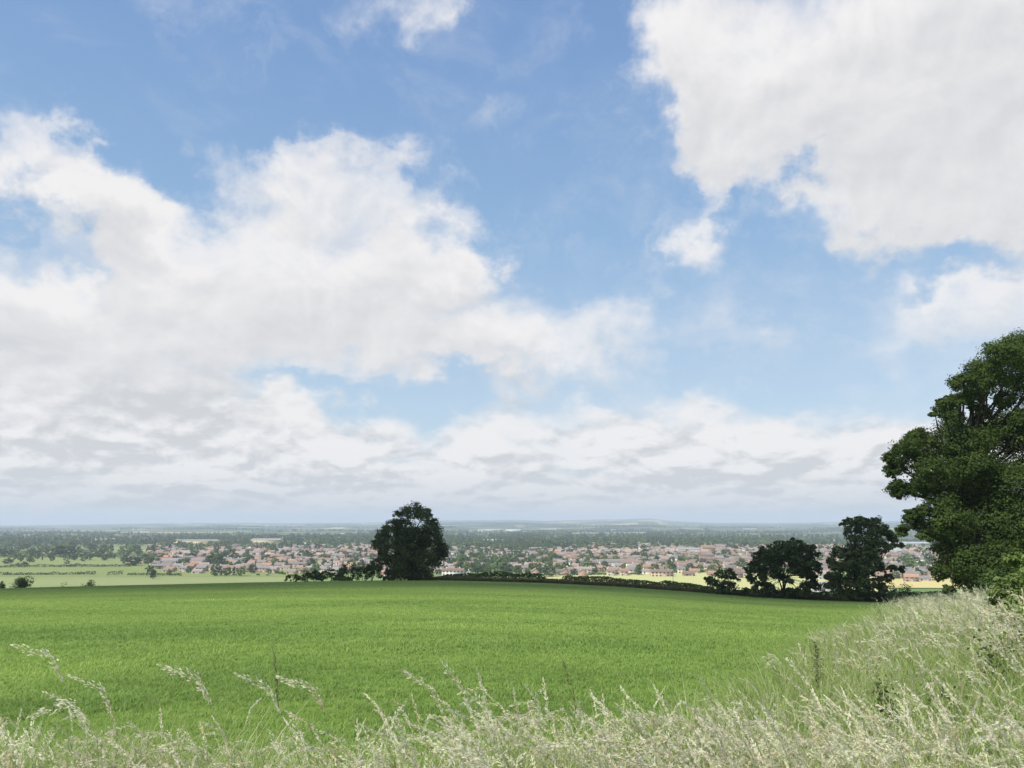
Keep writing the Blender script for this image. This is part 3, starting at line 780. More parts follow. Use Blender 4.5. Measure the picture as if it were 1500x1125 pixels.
big_building('cottage', 'pink brick house right of the glimpsed white one under the ragged tree', 'house', 1224, 866, 13, 8, 4.4, 7.4, -.15, (.62, .40, .32), (.45, .30, .24), 2)
FAR_WHITE = [(700, 779.5), (716, 778.6), (733, 778.2), (752, 778.8), (772, 778.0), (791, 777.8), (905, 778.5), (947, 778.2), (1010, 777.6), (1098, 777.4)]

# ---- trees of the town: crowns of loose leaf cards, five shapes in four greens
def crown_template(kind, n_t, n_l, leaf):
    mb = MB()
    spec = {'round': [(0, 0, .56, .44, .44)], 'tall': [(0, 0, .42, .26, .36), (.03, 0, .70, .22, .30)], 'broad': [(-.3, 0, .46, .36, .34), (.28, .1, .5, .38, .36), (0, -.1, .64, .36, .34)],
            'conical': [(0, 0, .22, .26, .22), (0, 0, .48, .2, .24), (0, 0, .76, .12, .22)], 'uneven': [(-.16, .05, .42, .3, .34), (.2, -.06, .58, .32, .4), (-.05, 0, .72, .22, .26)]}[kind]
    for (x, y, z, r, rz) in spec:
        P, N = tufted(np.array([x, y, z]), (r, r, rz), n_t // len(spec), n_l, 1.0, .6)
        P[:, 2] = np.maximum(P[:, 2], .03)
        mb.add(*leaf_cards(P, N, leaf, .8))
    tr = MB().tube([(0, 0, -.08), (0, 0, .2), (.01, 0, .5)], [.05, .036, .018], 5)
    return mb, tr
SHAPES = ('round', 'tall', 'broad', 'conical', 'uneven')
M_LEAF['far dark'] = mat_foliage('far_dark_leaves', (.040, .062, .024), (.062, .090, .034), (.075, .105, .04), .15, .05)
M_LEAF['far mid'] = mat_foliage('far_mid_leaves', (.060, .095, .030), (.090, .130, .045), (.11, .145, .05), .2, .05)
M_LEAF['far fresh'] = mat_foliage('far_fresh_leaves', (.085, .135, .036), (.125, .180, .055), (.15, .20, .07), .2, .05)
GREENS = {'dark': 'far dark', 'green': 'far mid', 'fresh green': 'far fresh', 'pale green': 'light'}
_crown = {}
_trunk = None
for sh in SHAPES:
    mb, tr = crown_template(sh, 22, 16, .15)
    if _trunk is None: _trunk = tr.data('tree_trunk', [M_BARK])
    for g, mname in GREENS.items(): _crown[sh, g] = mb.data('tree_crown', [M_LEAF[mname]])
_low = {sh: crown_template(sh, 12, 8, .24)[0] for sh in SHAPES}

class Tree:
    def __init__(s, x, y, h, w, shape, green, label=None):
        s.x, s.y, s.h, s.w, s.shape, s.green, s.label = x, y, h, w, shape, green, label
        s.z = Hs(x, y) - .05; s.d = math.hypot(x, y); s.size = h * w / s.d ** 2; s.rz = rng.uniform(0, 6.28)
        s.px = 750 + F * x / (y * math.cos(PITCH) + s.z * math.sin(PITCH))
    def build(s):
        root = empty('tree', (s.x, s.y, s.z), s.rz)
        link('crown', _crown[s.shape, s.green], root, sc=(s.w, s.w, s.h))
        link('trunk', _trunk, root, sc=(s.h * .7, s.h * .7, s.h))
        return root
trees = []
# (x, top y, base y, half width, shape, green) read off the photograph
KEY = [(6, 806, 816, 9, 'round', 'dark'), (24, 806, 815.5, 8, 'broad', 'green'), (44, 806, 815.5, 8, 'round', 'dark'), (61, 804, 815, 9, 'broad', 'dark'), (78, 803, 815, 8, 'uneven', 'green'), (88, 801, 815.5, 9, 'tall', 'dark'), (102, 799, 815.5, 13, 'round', 'dark'), (118, 806, 815.5, 9, 'round', 'green'), (132, 806, 816, 8, 'broad', 'dark'), (145, 807, 817, 7, 'round', 'green'),
 (11, 819, 826.5, 6, 'round', 'dark'), (36, 824, 830.5, 4, 'tall', 'green'), (27, 825, 830.5, 4, 'round', 'green'), (105, 827, 830.5, 7, 'broad', 'green'), (98, 822, 826.5, 4, 'round', 'dark'), (112, 825, 828.5, 4, 'uneven', 'green'), (152, 827, 830.5, 3, 'round', 'dark'), (122, 827, 830, 4, 'broad', 'green'),
 (182, 813, 826, 7, 'broad', 'green'), (195, 817, 829.5, 10, 'round', 'dark'), (210, 812, 824, 8, 'uneven', 'green'), (218, 816, 828, 8, 'round', 'green'), (229, 811, 821, 8, 'broad', 'dark'), (266, 819, 828, 6, 'round', 'green'), (274, 817, 829, 7, 'uneven', 'green'), (280, 810, 818, 6, 'round', 'dark'), (310, 811, 828, 8, 'tall', 'dark'), (303, 818, 830, 6, 'round', 'dark'), (317, 810, 830, 8, 'round', 'green'), (326, 807, 823, 8, 'broad', 'dark'), (338, 806, 818, 8, 'round', 'dark'),
 (367, 815, 827, 7, 'round', 'green'), (390, 812, 822, 11, 'broad', 'dark'), (393, 824, 830, 8, 'round', 'green'), (444, 806, 821, 9, 'round', 'dark'), (455, 809, 822, 8, 'broad', 'green'), (475, 812, 822, 10, 'round', 'green'), (505, 807, 818, 7, 'uneven', 'dark'), (520, 814, 834, 11, 'broad', 'green'),
 (674, 815, 841, 9, 'uneven', 'green'), (686, 824, 842, 9, 'round', 'fresh green'), (700, 826, 841, 8, 'round', 'green'), (712, 829, 842, 9, 'broad', 'green'), (724, 825, 841, 9, 'uneven', 'fresh green'), (737, 820, 842, 11, 'round', 'green'), (744, 832, 842, 8, 'round', 'dark'), (786, 831, 841.5, 8, 'round', 'dark'), (804, 827, 845.5, 10, 'round', 'green'), (826, 829, 841.5, 6, 'uneven', 'dark'), (841, 833, 841, 6, 'round', 'green'), (773, 834, 841, 5, 'tall', 'green'),
 (712, 813, 824, 9, 'broad', 'green'), (697, 816, 824, 8, 'round', 'fresh green'), (751, 817, 825, 10, 'broad', 'green'), (780, 814, 826, 8, 'round', 'dark'), (813, 813, 825.5, 12, 'round', 'dark'), (801, 815, 826, 10, 'broad', 'green'), (860, 822, 838, 8, 'tall', 'fresh green'), (871, 832, 842.5, 7, 'uneven', 'fresh green'), (866, 829, 839, 6, 'round', 'dark'), (856, 812, 823, 7, 'round', 'green'), (887, 818, 822, 8, 'broad', 'dark'), (898, 806, 818, 7, 'round', 'dark'), (880, 810, 816, 6, 'round', 'dark'), (933, 809, 820, 9, 'round', 'dark'), (945, 818, 829, 10, 'round', 'green'), (958, 826, 838, 8, 'broad', 'fresh green'), (968, 823, 834, 7, 'tall', 'fresh green'),
 (984, 816, 828, 6, 'round', 'green'), (998, 814, 828, 9, 'uneven', 'fresh green'), (1013, 816, 826, 9, 'round', 'green'), (1010, 825, 839, 11, 'broad', 'green'), (1025, 828, 839, 7, 'round', 'fresh green'), (1064, 805, 818, 8, 'round', 'dark'), (1045, 820, 829, 8, 'round', 'green'), (1086, 818, 834, 9, 'broad', 'green'), (1075, 826, 836, 8, 'round', 'fresh green'), (965, 812, 819, 6, 'round', 'green'),
 (1341, 818, 838, 11, 'round', 'fresh green'), (1322, 816, 829, 7, 'round', 'green'), (1353, 826, 838, 8, 'round', 'green'), (1300, 826, 838, 8, 'broad', 'green'), (1362, 812, 832, 9, 'uneven', 'green'), (1318, 834, 840, 5, 'round', 'dark')]
for (px, ty, by, hw, sh, g) in KEY:
    p = on_level(px, by, PLAIN); d = math.hypot(p[0], p[1])
    h = (by - ty) / F * d * 1.0; w = hw / F * d * (1.1 if sh in ('round', 'broad') else 1.5)
    w = {'round': 1 / .88, 'tall': 1 / .56, 'broad': 1 / 1.3, 'conical': 1 / .55, 'uneven': 1 / .95}[sh] * 2 * hw / F * d
    free(p[0], p[1], hw / F * d * .7)
    trees.append(Tree(p[0], p[1], h, w, sh, g))
# ---- streets: rows of houses one behind the other
d = 806.0; row = 0
while d < 2350:
    a = -.44
    while a < .58:
        px = 750 + F * math.tan(a) / math.cos(PITCH)
        street = vnoise(a * d / 170, d / 130, 5)
        rz = (street - .5) * 1.3 + rng.normal() * .05
        if street > .72: rz += 1.2
        seg = vnoise(a * d / 110, d / 90, 9)
        kind = choose({'detached house': 3, 'semi-detached house': 4, 'terrace': 1.6 if seg > .4 else .5, 'bungalow': 1.0})
        w = KINDS[kind][0]
        x, y = d * math.sin(a) + rng.normal() * 2, d * math.cos(a) + rng.normal() * 5 + 14 * math.sin(a * 23 + row)
        if rng.random() < town_density(px, y / math.cos(a)) and free(x, y, w * .46):
            right = px > 830
            roof = choose({'grey': 2.8, 'orange': 2.3 if right else 1.3, 'brown': 2.6, 'pinkish': 2.3} if seg < .6 else {'grey': 3, 'orange': .6, 'brown': 2.5, 'pinkish': 3.0})
            wall = choose({'red brick': 3, 'pale brick': 3, 'cream': 1.7, 'white': 1.1})
            houses.append(House(x, y, rz, kind, wall, roof, row))
        a += (w + rng.uniform(4, 9)) / d
    d += rng.uniform(24, 34) if d < 1200 else rng.uniform(32, 48); row += 1
# ---- garden and street trees between the houses, thicker farther back
n_try = 0
while n_try < 11000:
    n_try += 1
    dd = rng.uniform(830, 2500) ** 1.0; a = rng.uniform(-.60, .60)
    px = 750 + F * math.tan(a) / math.cos(PITCH)
    x, y = dd * math.sin(a), dd * math.cos(a)
    g = vnoise(x / 90, y / 140, 21)
    in_town = 225 < px
    pr = (.36 if dd < 1500 else .42) if in_town else (.03 if dd < 1250 else .16)
    if px < 225 and dd < 1240: continue
    if 225 < px < 560 and dd < 1700: pr *= .55
    if 560 < px < 815: pr *= 1.7
    if px > 815 and 950 < dd < 1850: pr *= .75
    if rng.random() > pr * (.35 + 1.3 * g): continue
    h = rng.uniform(5.5, 12) if dd < 1500 else rng.uniform(8, 15)
    sh = SHAPES[int(rng.choice(5, p=[.36, .12, .22, .08, .22]))]
    gr = ('dark', 'green', 'fresh green', 'pale green')[int(rng.choice(4, p=[.34, .38, .2, .08]))]
    w = h * rng.uniform(.8, 1.25) * {'round': 1, 'tall': .8, 'broad': .85, 'conical': .7, 'uneven': 1}[sh]
    if free(x, y, w * .3): trees.append(Tree(x, y, h, w, sh, gr))

# ---- which of them the eye can see
def seen(th):
    e = Vector((0, 0, 0)); n = 0
    zf = (.92, .7) if isinstance(th, House) else (.85, .55)
    hw = th.w * .38
    c, s_ = th.x / th.d, th.y / th.d
    for f in zf:
        for u in (-1, 0, 1):
            p = Vector((th.x + s_ * hw * u * (.6 if f > .8 else 1), th.y - c * hw * u * (.6 if f > .8 else 1), th.z + th.h * f))
            L = p.length
            hit = SC.ray_cast(DG, e, p / L, distance=L - th.w * .5 - 3)
            n += not hit[0]
    return n
items = sorted(houses + trees, key=lambda t: t.d)
DG = bpy.context.evaluated_depsgraph_get(); DG.update()
vis_far = []
# near scene (trees, hedges, crest) blocks sight; the town's own overlaps are judged in a coarse picture-space depth list
colmax = np.full(6200, -9.0)                                  # per column (1/4 photograph pixel): highest line of sight so far
for t in items:
    t.vis = 0.0
    k = F * 4 / (t.y * math.cos(PITCH) + t.z * math.sin(PITCH))
    c0 = 3000 + t.x * k + 100
    half = t.w * .42 * k
    i0, i1 = int(max(0, c0 - half)), int(min(6199, c0 + half))
    if i1 <= i0 or i0 >= 6199: continue
    top = (t.z + t.h * (.95 if isinstance(t, House) else .9)) / t.d
    over = np.clip(top - colmax[i0:i1], 0, t.h / t.d)
    t.vis = over.mean() / (t.h / t.d)
    colmax[i0:i1] = np.maximum(colmax[i0:i1], top - (.0 if isinstance(t, House) else .1 * t.h / t.d))
    if t.vis > .12 and seen(t) == 0: t.vis = 0.0
    if t.px < -40 or t.px > 1540: t.vis = 0.0

LAND = [(-60, 225, 'left of barns'), (225, 300, 'behind the barns'), (300, 430, 'right of the barns'), (430, 556, 'above the bush clump'), (556, 660, 'behind the lone tree'), (660, 800, 'above the clipped hedge'),
        (800, 930, 'above barley field'), (930, 1040, 'around the field pole'), (1040, 1115, 'above the small tree'), (1115, 1210, 'behind the domed tree'), (1210, 1292, 'behind the ragged tree'), (1292, 1600, 'beside the huge tree')]
ORD = 'first second third fourth fifth sixth seventh eighth ninth tenth eleventh twelfth'.split()
def ordinal(i):
    if i < 12: return ORD[i]
    n = i + 1; return f"{n}{'th' if 10 <= n % 100 <= 20 else {1: 'st', 2: 'nd', 3: 'rd'}.get(n % 10, 'th')}"
BANDS = [(0, 850, 'nearest'), (850, 905, 'second nearest'), (905, 970, 'third nearest'), (970, 1050, 'fourth nearest'), (1050, 1150, 'fifth nearest'), (1150, 1280, 'middle'), (1280, 1430, 'upper middle'), (1430, 1650, 'upper'), (1650, 2000, 'second farthest'), (2000, 9000, 'farthest')]
def place(t):
    l = next(n for a, b, n in LAND if a <= t.px < b)
    b = next(n for a, b_, n in BANDS if a <= t.d < b_)
    return l, b
def name_all(ts, what):
    groups = {}
    for t in ts: groups.setdefault((what(t),) + place(t), []).append(t)
    for (w, l, b), g in groups.items():
        g.sort(key=lambda t: t.px)
        for i, t in enumerate(g):
            t.label = (f'{w} {l}, {b} row' if len(g) == 1 else f'{ordinal(i)} {w}, {b} row, {l}')
pick = lambda L, n: sorted((t for t in L if t.vis > .12 and t.px > -10 and t.px < 1510), key=lambda t: -t.size * t.vis)[:n]
big_h, big_t = pick(houses, 285), pick(trees, 285)
SHORT = {'detached house': 'house', 'semi-detached house': 'wide house', 'terrace': 'long terrace', 'bungalow': 'low bungalow'}
name_all(big_h, lambda t: f'{t.roof} roofed {t.wall} {SHORT[t.kind]}')
name_all(big_t, lambda t: f'{t.green} {t.shape} tree')
for t in big_h:
    tag(t.build(t.d < 960), t.label, 'house', 'houses of the valley town')
for t in big_t:
    tag(t.build(), t.label, 'tree', 'trees of the valley')
hs, tset = set(map(id, big_h)), set(map(id, big_t))
# the remaining small far ones, one mesh each
mats_w, mats_r = list(M_WALL), list(M_ROOF)
mb = MB()
def put_in(mb, src, M, off, mat):
    V = np.concatenate(src.V) @ M.T + off
    c = lambda L: np.concatenate(L) if L else None
    mb.add(V, c(src.F4), c(src.F3), mat)
def rot(rz, s=(1, 1, 1)):
    c, s_ = math.cos(rz), math.sin(rz); return np.array([[c, -s_, 0], [s_, c, 0], [0, 0, 1]]) * np.array(s)
_g = {k: gable(*v) for k, v in KINDS.items()}; _r = {k: roof_mb(*v) for k, v in KINDS.items()}
for t in houses:
    if id(t) in hs or t.vis <= 0.02: continue
    M = rot(t.rz); o = np.array([t.x, t.y, t.z])
    put_in(mb, _g[t.kind], M, o, mats_w.index(t.wall)); put_in(mb, _r[t.kind], M, o, 4 + mats_r.index(t.roof))
for i, (px, py) in enumerate(FAR_WHITE):
    p = on_level(px, py, PLAIN); w = 90 + 60 * ((i * 7) % 3)
    put_in(mb, gable(w, 40, 11, 14), rot(.1 * (i % 3 - 1)), p, 3); put_in(mb, roof_mb(w, 40, 11, 14), rot(.1 * (i % 3 - 1)), p, 3 if i % 2 else 4)
tag(link('far_houses', mb.data('far_houses', [M_WALL[k] for k in mats_w] + [M_ROOF[k] for k in mats_r])), 'mass of small houses and sheds far back in the valley town', 'houses', kind='stuff')
mb = MB(); gi = list(GREENS)
for t in trees:
    if id(t) in tset or t.vis <= 0.0: continue
    put_in(mb, _low[t.shape], rot(t.rz, (t.w, t.w, t.h)), np.array([t.x, t.y, t.z]), gi.index(t.green))
# hedgerows and woods beyond the town
R_, A_ = [], []
for k in range(120):
    r0 = 10 ** rng.uniform(math.log10(1900), math.log10(9000)); a0 = rng.uniform(-.66, .66)
    L = rng.uniform(120, 700); n = int(L / 13); dirn = rng.normal() * .25 + (0 if rng.random() < .75 else 1.2)
    x0, y0 = r0 * math.sin(a0), r0 * math.cos(a0)
    for q in range(n):
        A_.append((x0 + math.cos(dirn) * q * 13 + rng.normal() * 3, y0 + math.sin(dirn) * q * 13 + rng.normal() * 4))
for k in range(48):
    r0 = 10 ** rng.uniform(math.log10(2100), math.log10(7500)); a0 = rng.uniform(-.66, .66)
    x0, y0 = r0 * math.sin(a0), r0 * math.cos(a0); sx, sy = rng.uniform(60, 320), rng.uniform(20, 80)
    for q in range(int(sx * sy / 180)): A_.append((x0 + rng.normal() * sx * .6, y0 + rng.normal() * sy * .6))
for (x, y) in A_:
    h = rng.uniform(9, 17); dd = math.hypot(x, y)
    if y < 1300 or dd > 9500: continue
    sh = SHAPES[rng.integers(5)]
    src = _low[sh]
    put_in(mb, src, rot(rng.uniform(0, 6.28), (h * 1.1, h * 1.1, h)), np.array([x, y, Hs(x, y) - .1]), int(rng.choice(4, p=[.5, .38, .1, .02])))
tag(link('far_woodland', mb.data('far_woodland', [M_LEAF[m] for m in GREENS.values()])), 'far hedgerow trees and woods of the plain', 'woods', kind='stuff')
print('houses', len(houses), 'trees', len(trees), 'picked', len(big_h), len(big_t), 'far', len(A_))

# ---- field hedges of the left and other single things on the plain
def plain_hedge(label, a, b, h, mat='hedge', w=2.6, per=12, leaf=1.15):
    P, Q = on_level(*a, PLAIN), on_level(*b, PLAIN); L = np.linalg.norm(Q - P); n = int(L * per)
    s = rng.random(n); u = rng.random(n) ** .7
    hh = h * 1.45 * (.5 + .7 * fnoise(s * L / 7, s * 0, int(L), 3))
    X = P[0] + (Q[0] - P[0]) * s; Y = P[1] + (Q[1] - P[1]) * s + rng.uniform(-1, 1, n) * w * .5
    V = np.stack([X, Y, H(X, Y) + u * hh], -1)
    o0 = np.array([P[0], P[1], Hs(P[0], P[1])])
    mb = MB(); mb.add(*leaf_cards(V - o0, unit(n) + (0, 0, .6), leaf, .8))
    return tag(link('field_hedge', mb.data('field_hedge', [M_LEAF[mat]]), None, o0), label, 'hedge', 'hedges dividing the valley fields')
plain_hedge('long thin dark hedge running from the left edge to the tree clump by the barns', (-60, 832.5), (192, 830.6), 2.7, 'dark')
plain_hedge('broken thin hedge below the long one, ending above the solitary bush', (-60, 843.5), (140, 842.3), 2.6, 'dark')
plain_hedge('low hedge row above the middle of the pasture, left of the barns', (186, 843.3), (266, 844.0), 2.2, 'hedge')
plain_hedge('short thick dark hedge remnant in the left pasture', (157, 843.2), (179, 843.2), 3.4, 'dark', 4)
plain_hedge('slanting hedge from the right of the barns towards the bush clump', (334, 832.6), (386, 837.6), 2.8, 'hedge')
plain_hedge('lower end of the slanting hedge, a few gaps to the bush clump', (388, 838.4), (418, 842.5), 2.4, 'hedge')
plain_hedge('dark roadside hedge along the foot of the wood on the far left', (-60, 818.0), (182, 817.0), 3.4, 'dark', 3)
plain_hedge('hedge at the far side of the barley field before the houses', (930, 840.6), (1095, 838.0), 2.4, 'hedge')
plain_hedge('thin hedge at the far side of the field behind the clipped hedge', (700, 845.2), (940, 842.2), 1.9, 'hedge')
for px, py, hw, h, lab in ((315, 843.6, 3.2, 2.6, 'small round bush alone in the pasture below the barns'), (346, 843.8, 7, 2.4, 'wide low bush in the pasture below the slanting hedge'), (378, 843.6, 3, 2.2, 'small bush right of the wide low one in the pasture'), (392, 843.8, 2.6, 1.6, 'tiniest bush at the right of the pasture bushes')):
    p = on_level(px, py, PLAIN); w = hw / F * p[1]
    P, N = tufted(np.array([0, 0, h * .45]), (w, w * .6, h * .55), 14, 12, 1.0, .4)
    mb = MB(); mb.add(*leaf_cards(P, N, .8, .8))
    tag(link('bush', mb.data('bush', [M_LEAF['dark']]), None, (p[0], p[1], Hs(p[0], p[1]))), lab, 'bush')
# pole in the barley field
p = on_level(986, 853, PLAIN)
root = empty('utility_pole', (p[0], p[1], Hs(p[0], p[1]))); tag(root, 'thin dark wooden pole standing in the pale barley field', 'pole')
M_WOOD = mat_flat('weathered_wood', (.10, .08, .065))
link('pole', MB().tube([(0, 0, -.5), (0, 0, 5), (0, 0, 10)], [.24, .2, .15], 8).data('pole', [M_WOOD]), root)
link('crossarm', MB().box(-1.1, 1.1, -.12, .12, 9.0, 9.3).box(-.5, .5, -.35, -.15, 8.2, 9.9).data('crossarm', [M_WOOD]), root)
# ------------------------------------------------------------------ grasses
def mat_grass(name, cols, trans=.35, rough=.6, hv=.25, patch=0.0, big=0.0):
    m, nt, out = material(name)
    i = island(nt)
    if patch: i = i * .35 + noise(nt, geo_pos(nt), patch, 2, .5).smooth(.3, .7) * .65
    col = ramp(nt, i, [(k / max(1, len(cols) - 1), c) for k, c in enumerate(cols)])
    n = noise(nt, geo_pos(nt), .7, 3, .6)
    h = new(nt, 'ShaderNodeHueSaturation'); nt.links.new(col.s, h.inputs['Color']); put(nt, n * (2 * hv) + (1 - hv), h.inputs['Value'])
    if big:                                                         # wind-laid and weaker patches of the crop
        x_, y_, z_ = split(nt, geo_pos(nt)); bn = noise(nt, combine(nt, x_ * .6, y_ * 1.3, 2.0), big, 5, .6)
        h2 = new(nt, 'ShaderNodeHueSaturation'); nt.links.new(h.outputs[0], h2.inputs['Color']); put(nt, bn.smooth(.3, .7, .74, 1.18), h2.inputs['Value']); put(nt, bn.smooth(.3, .7, .515, .495), h2.inputs['Hue']); h = h2
    b = new(nt, 'ShaderNodeBsdfPrincipled'); nt.links.new(h.outputs[0], b.inputs['Base Color'])
    b.inputs['Roughness'].default_value = rough; b.inputs['Specular IOR Level'].default_value = .2
    t = new(nt, 'ShaderNodeBsdfTranslucent'); nt.links.new(h.outputs[0], t.inputs[0])
    mx = new(nt, 'ShaderNodeMixShader'); mx.inputs[0].default_value = trans
    nt.links.new(b.outputs[0], mx.inputs[1]); nt.links.new(t.outputs[0], mx.inputs[2]); nt.links.new(mx.outputs[0], out.inputs[0])
    return m
M_BLADE = mat_grass('field_blades', [(.165, .262, .044), (.210, .325, .064), (.250, .372, .088), (.280, .390, .112), (.34, .405, .16)], .5, big=.16)
M_MEADOW = mat_grass('meadow_blades', [(.130, .205, .042), (.190, .275, .062), (.250, .335, .095), (.29, .35, .14), (.47, .49, .26)], .48, hv=.4)
M_STEM = mat_grass('meadow_stems', [(.17, .25, .075), (.25, .32, .11), (.36, .37, .18), (.36, .29, .17)], .2)
M_HEAD = mat_grass('seed_heads', [(.42, .49, .21), (.60, .63, .37), (.71, .70, .53), (.75, .73, .60), (.58, .48, .30), (.46, .53, .20)], .5, hv=.12, patch=6.0)
M_DOCK = mat_grass('dock_seed', [(.12, .14, .05), (.19, .20, .085), (.10, .14, .05), (.26, .25, .12)], .2)

def tile(V, F, X, Y, Z, rz, sc, szz=None):
    """copies of template (V,F) at places"""
    n = len(X); c, s = np.cos(rz), np.sin(rz)
    out = np.empty((n, len(V), 3), np.float32)
    out[:, :, 0] = (V[None, :, 0] * c[:, None] - V[None, :, 1] * s[:, None]) * sc[:, None] + X[:, None]
    out[:, :, 1] = (V[None, :, 0] * s[:, None] + V[None, :, 1] * c[:, None]) * sc[:, None] + Y[:, None]
    out[:, :, 2] = V[None, :, 2] * (sc if szz is None else szz)[:, None] + Z[:, None]
    FF = (F[None] + (np.arange(n) * len(V))[:, None, None]).reshape(-1, F.shape[1])
    return out.reshape(-1, 3), FF

def blade(h, w, lean, az, nseg=3):
    t = np.linspace(0, 1, nseg + 1); d = np.array([math.cos(az), math.sin(az), 0]); side = np.array([-d[1], d[0], 0])
    P = d * (lean * t[:, None] ** 2) * h + np.array([0, 0, 1]) * (h * (t - .28 * lean * t ** 2.5))[:, None]
    ww = w * (1 - t ** 2) * .5 + .0004
    V = np.empty((2 * (nseg + 1), 3)); V[0::2] = P - side * ww[:, None]; V[1::2] = P + side * ww[:, None]
    F = np.array([(2 * i, 2 * i + 1, 2 * i + 3, 2 * i + 2) for i in range(nseg)])
    return V, F
def join(parts):
    V, F, n = [], [], 0
    for v, f in parts: V.append(v); F.append(f + n); n += len(v)
    return np.concatenate(V), np.concatenate(F)

# ---- the short crop of the field
def sward(name, label, r0, r1, n, h, w, nb, nseg):
    T = [join([(v + np.array([rng.normal() * .05, rng.normal() * .05, 0]) * (1 + w * 8), f) for v, f in (blade(h * rng.uniform(.6, 1.25), w * rng.uniform(.7, 1.3), rng.uniform(.5, 1.5), rng.uniform(0, 6.28), nseg) for _ in range(nb))]) for _ in range(8)]
    r = np.sqrt(rng.uniform(r0 ** 2, r1 ** 2, n)) if r1 < 40 else rng.uniform(r0, r1, n) ** 1.0
    th = rng.uniform(-.68, .66, n)
    X, Y = r * np.sin(th), r * np.cos(th)
    ok = (X < .5 * (Y - 4) + 1.0) & (r < edge_r(th) - .3)
    dens = fnoise(X / 2.4, Y / 2.4, 31, 3); ok &= rng.random(n) < (.45 + .9 * dens) * np.clip((r1 - r) / (r1 * .45), 0, 1)
    X, Y = X[ok], Y[ok]; Z = H(X, Y) + .02
    mb = MB(); k = rng.integers(0, 8, len(X)); sc = rng.uniform(.7, 1.3, len(X)) * (.7 + .6 * fnoise(X / 5, Y / 3, 33, 3))
    for q in range(8):
        s = k == q
        mb.add(*tile(T[q][0], T[q][1], X[s], Y[s], Z[s], rng.uniform(0, 6.28, s.sum()), sc[s]))
    return tag(link(name, mb.data(name, [M_BLADE])), label, kind='stuff')
sward('field_grass', 'short bright green grass of the field near the verge', 4.5, 17, 44000, .060, .007, 7, 2)
sward('field_grass', 'short bright green grass of the middle field', 11, 62, 90000, .065, .012, 6, 2)
sward('field_grass', 'short bright green grass of the far field', 40, 200, 22000, .07, .04, 4, 1)

# ---- tall meadow grass of the verge
def stalk(h, nod, lean, az, n_spk, plume, spk=.0066):
    """stem, seed head and leaves of one flowering grass, each as (V, F4)"""
    m = 9; t = np.linspace(0, 1, m)
    d = np.array([math.cos(az), math.sin(az), 0])
    ang = lean * t + nod * np.clip((t - .70) / .30, 0, 1) ** 1.5          # angle from upright
    P = np.zeros((m, 3)); step = h / (m - 1)
    for i in range(1, m):
        a = (ang[i] + ang[i - 1]) / 2; P[i] = P[i - 1] + step * (d * math.sin(a) + np.array([0, 0, math.cos(a)]))
    side = np.array([-d[1], d[0], 0]); side = side * math.cos(.6) + np.array([0, 0, .4]); side /= np.linalg.norm(side)
    w = .0032 * (1 - .6 * t)
    V = np.empty((2 * m, 3)); V[0::2] = P - side * w[:, None] / 2; V[1::2] = P + side * w[:, None] / 2
    F = np.array([(2 * i, 2 * i + 1, 2 * i + 3, 2 * i + 2) for i in range(m - 1)])
    # spikelets
    L = rng.uniform(.78, 1.0, n_spk)
    C = np.stack([np.interp(L, t, P[:, i]) for i in range(3)], 1)
    Tn = np.gradient(P, axis=0); Tn /= np.linalg.norm(Tn, axis=1)[:, None]
    T = np.stack([np.interp(L, t, Tn[:, i]) for i in range(3)], 1)
    fat = np.sin(np.clip((1.0 - L) / .22, 0.02, 1) ** .75 * math.pi * .9 + .12)
    off = unit(n_spk) * (plume * fat * rng.uniform(.2, 1, n_spk))[:, None]; off[:, 2] -= plume * .35 * fat
    a = T * 1.0 + off / (plume + 1e-6) * .55 + rng.normal(size=(n_spk, 3)) * .15; a /= np.linalg.norm(a, axis=1)[:, None]
    b = np.cross(a, unit(n_spk)); b /= np.linalg.norm(b, axis=1)[:, None]
    ln = (h * spk * rng.uniform(.7, 1.4, n_spk))[:, None]; C = C + off
    SV = np.stack([C - a * ln, C + b * ln * .30, C + a * ln, C - b * ln * .30], 1).reshape(-1, 3)
    SF = np.arange(4 * n_spk).reshape(-1, 4)
    lv = []
    for q in range(3):
        v, f = blade(h * rng.uniform(.35, .62), .0075, rng.uniform(.3, 1.1), rng.uniform(0, 6.28), 4)
        lv.append((v + np.array([0, 0, h * rng.uniform(0, .22)]), f))
    return (V, F), (SV, SF), join(lv)

def meadow(name, label, X, Y, hs, n_spk, fat=1.0, leafy=1.0):
    keep = rng.random(len(X)) < 1.0
    X, Y, hs = X[keep], Y[keep], hs[keep]
    Z = H(X, Y); K = 20
    k = rng.integers(0, K, len(X)); mb = MB()
    for q in range(K):
        plume = rng.uniform(.007, .019) * fat
        st, sp, lv = stalk(1.0, rng.uniform(.5, 2.7), rng.uniform(.02, .45), rng.normal() * .25, n_spk, plume)
        if fat > 1.2:                                             # far away: fewer, larger spikelets
            c = sp[0].reshape(-1, 4, 3); m_ = c.mean(1, keepdims=True); sp = ((m_ + (c - m_) * fat).reshape(-1, 3), sp[1])
            c = st[0].reshape(-1, 2, 3); m_ = c.mean(1, keepdims=True); st = ((m_ + (c - m_) * fat).reshape(-1, 3), st[1])
        s = k == q; n = int(s.sum())
        if not n: continue
        rz = math.pi + rng.normal(size=n) * 1.15                     # the wind leans the heads to the left
        one = np.ones(n)
        for (V, F), mi in ((st, 1), (sp, 2), (lv, 0)):
            a, f = tile(V, F, X[s], Y[s], Z[s], rz, hs[s] * (one if mi != 0 else leafy))
            mb.add(a, f, mat=mi)
    return tag(link(name, mb.data(name, [M_MEADOW, M_STEM, M_HEAD])), label, kind='stuff')

def in_view(X, Y, m=.09):
    return (np.abs(np.arctan2(X, Y)) < math.atan(750 / F) + m + .25 / np.maximum(Y, .5))
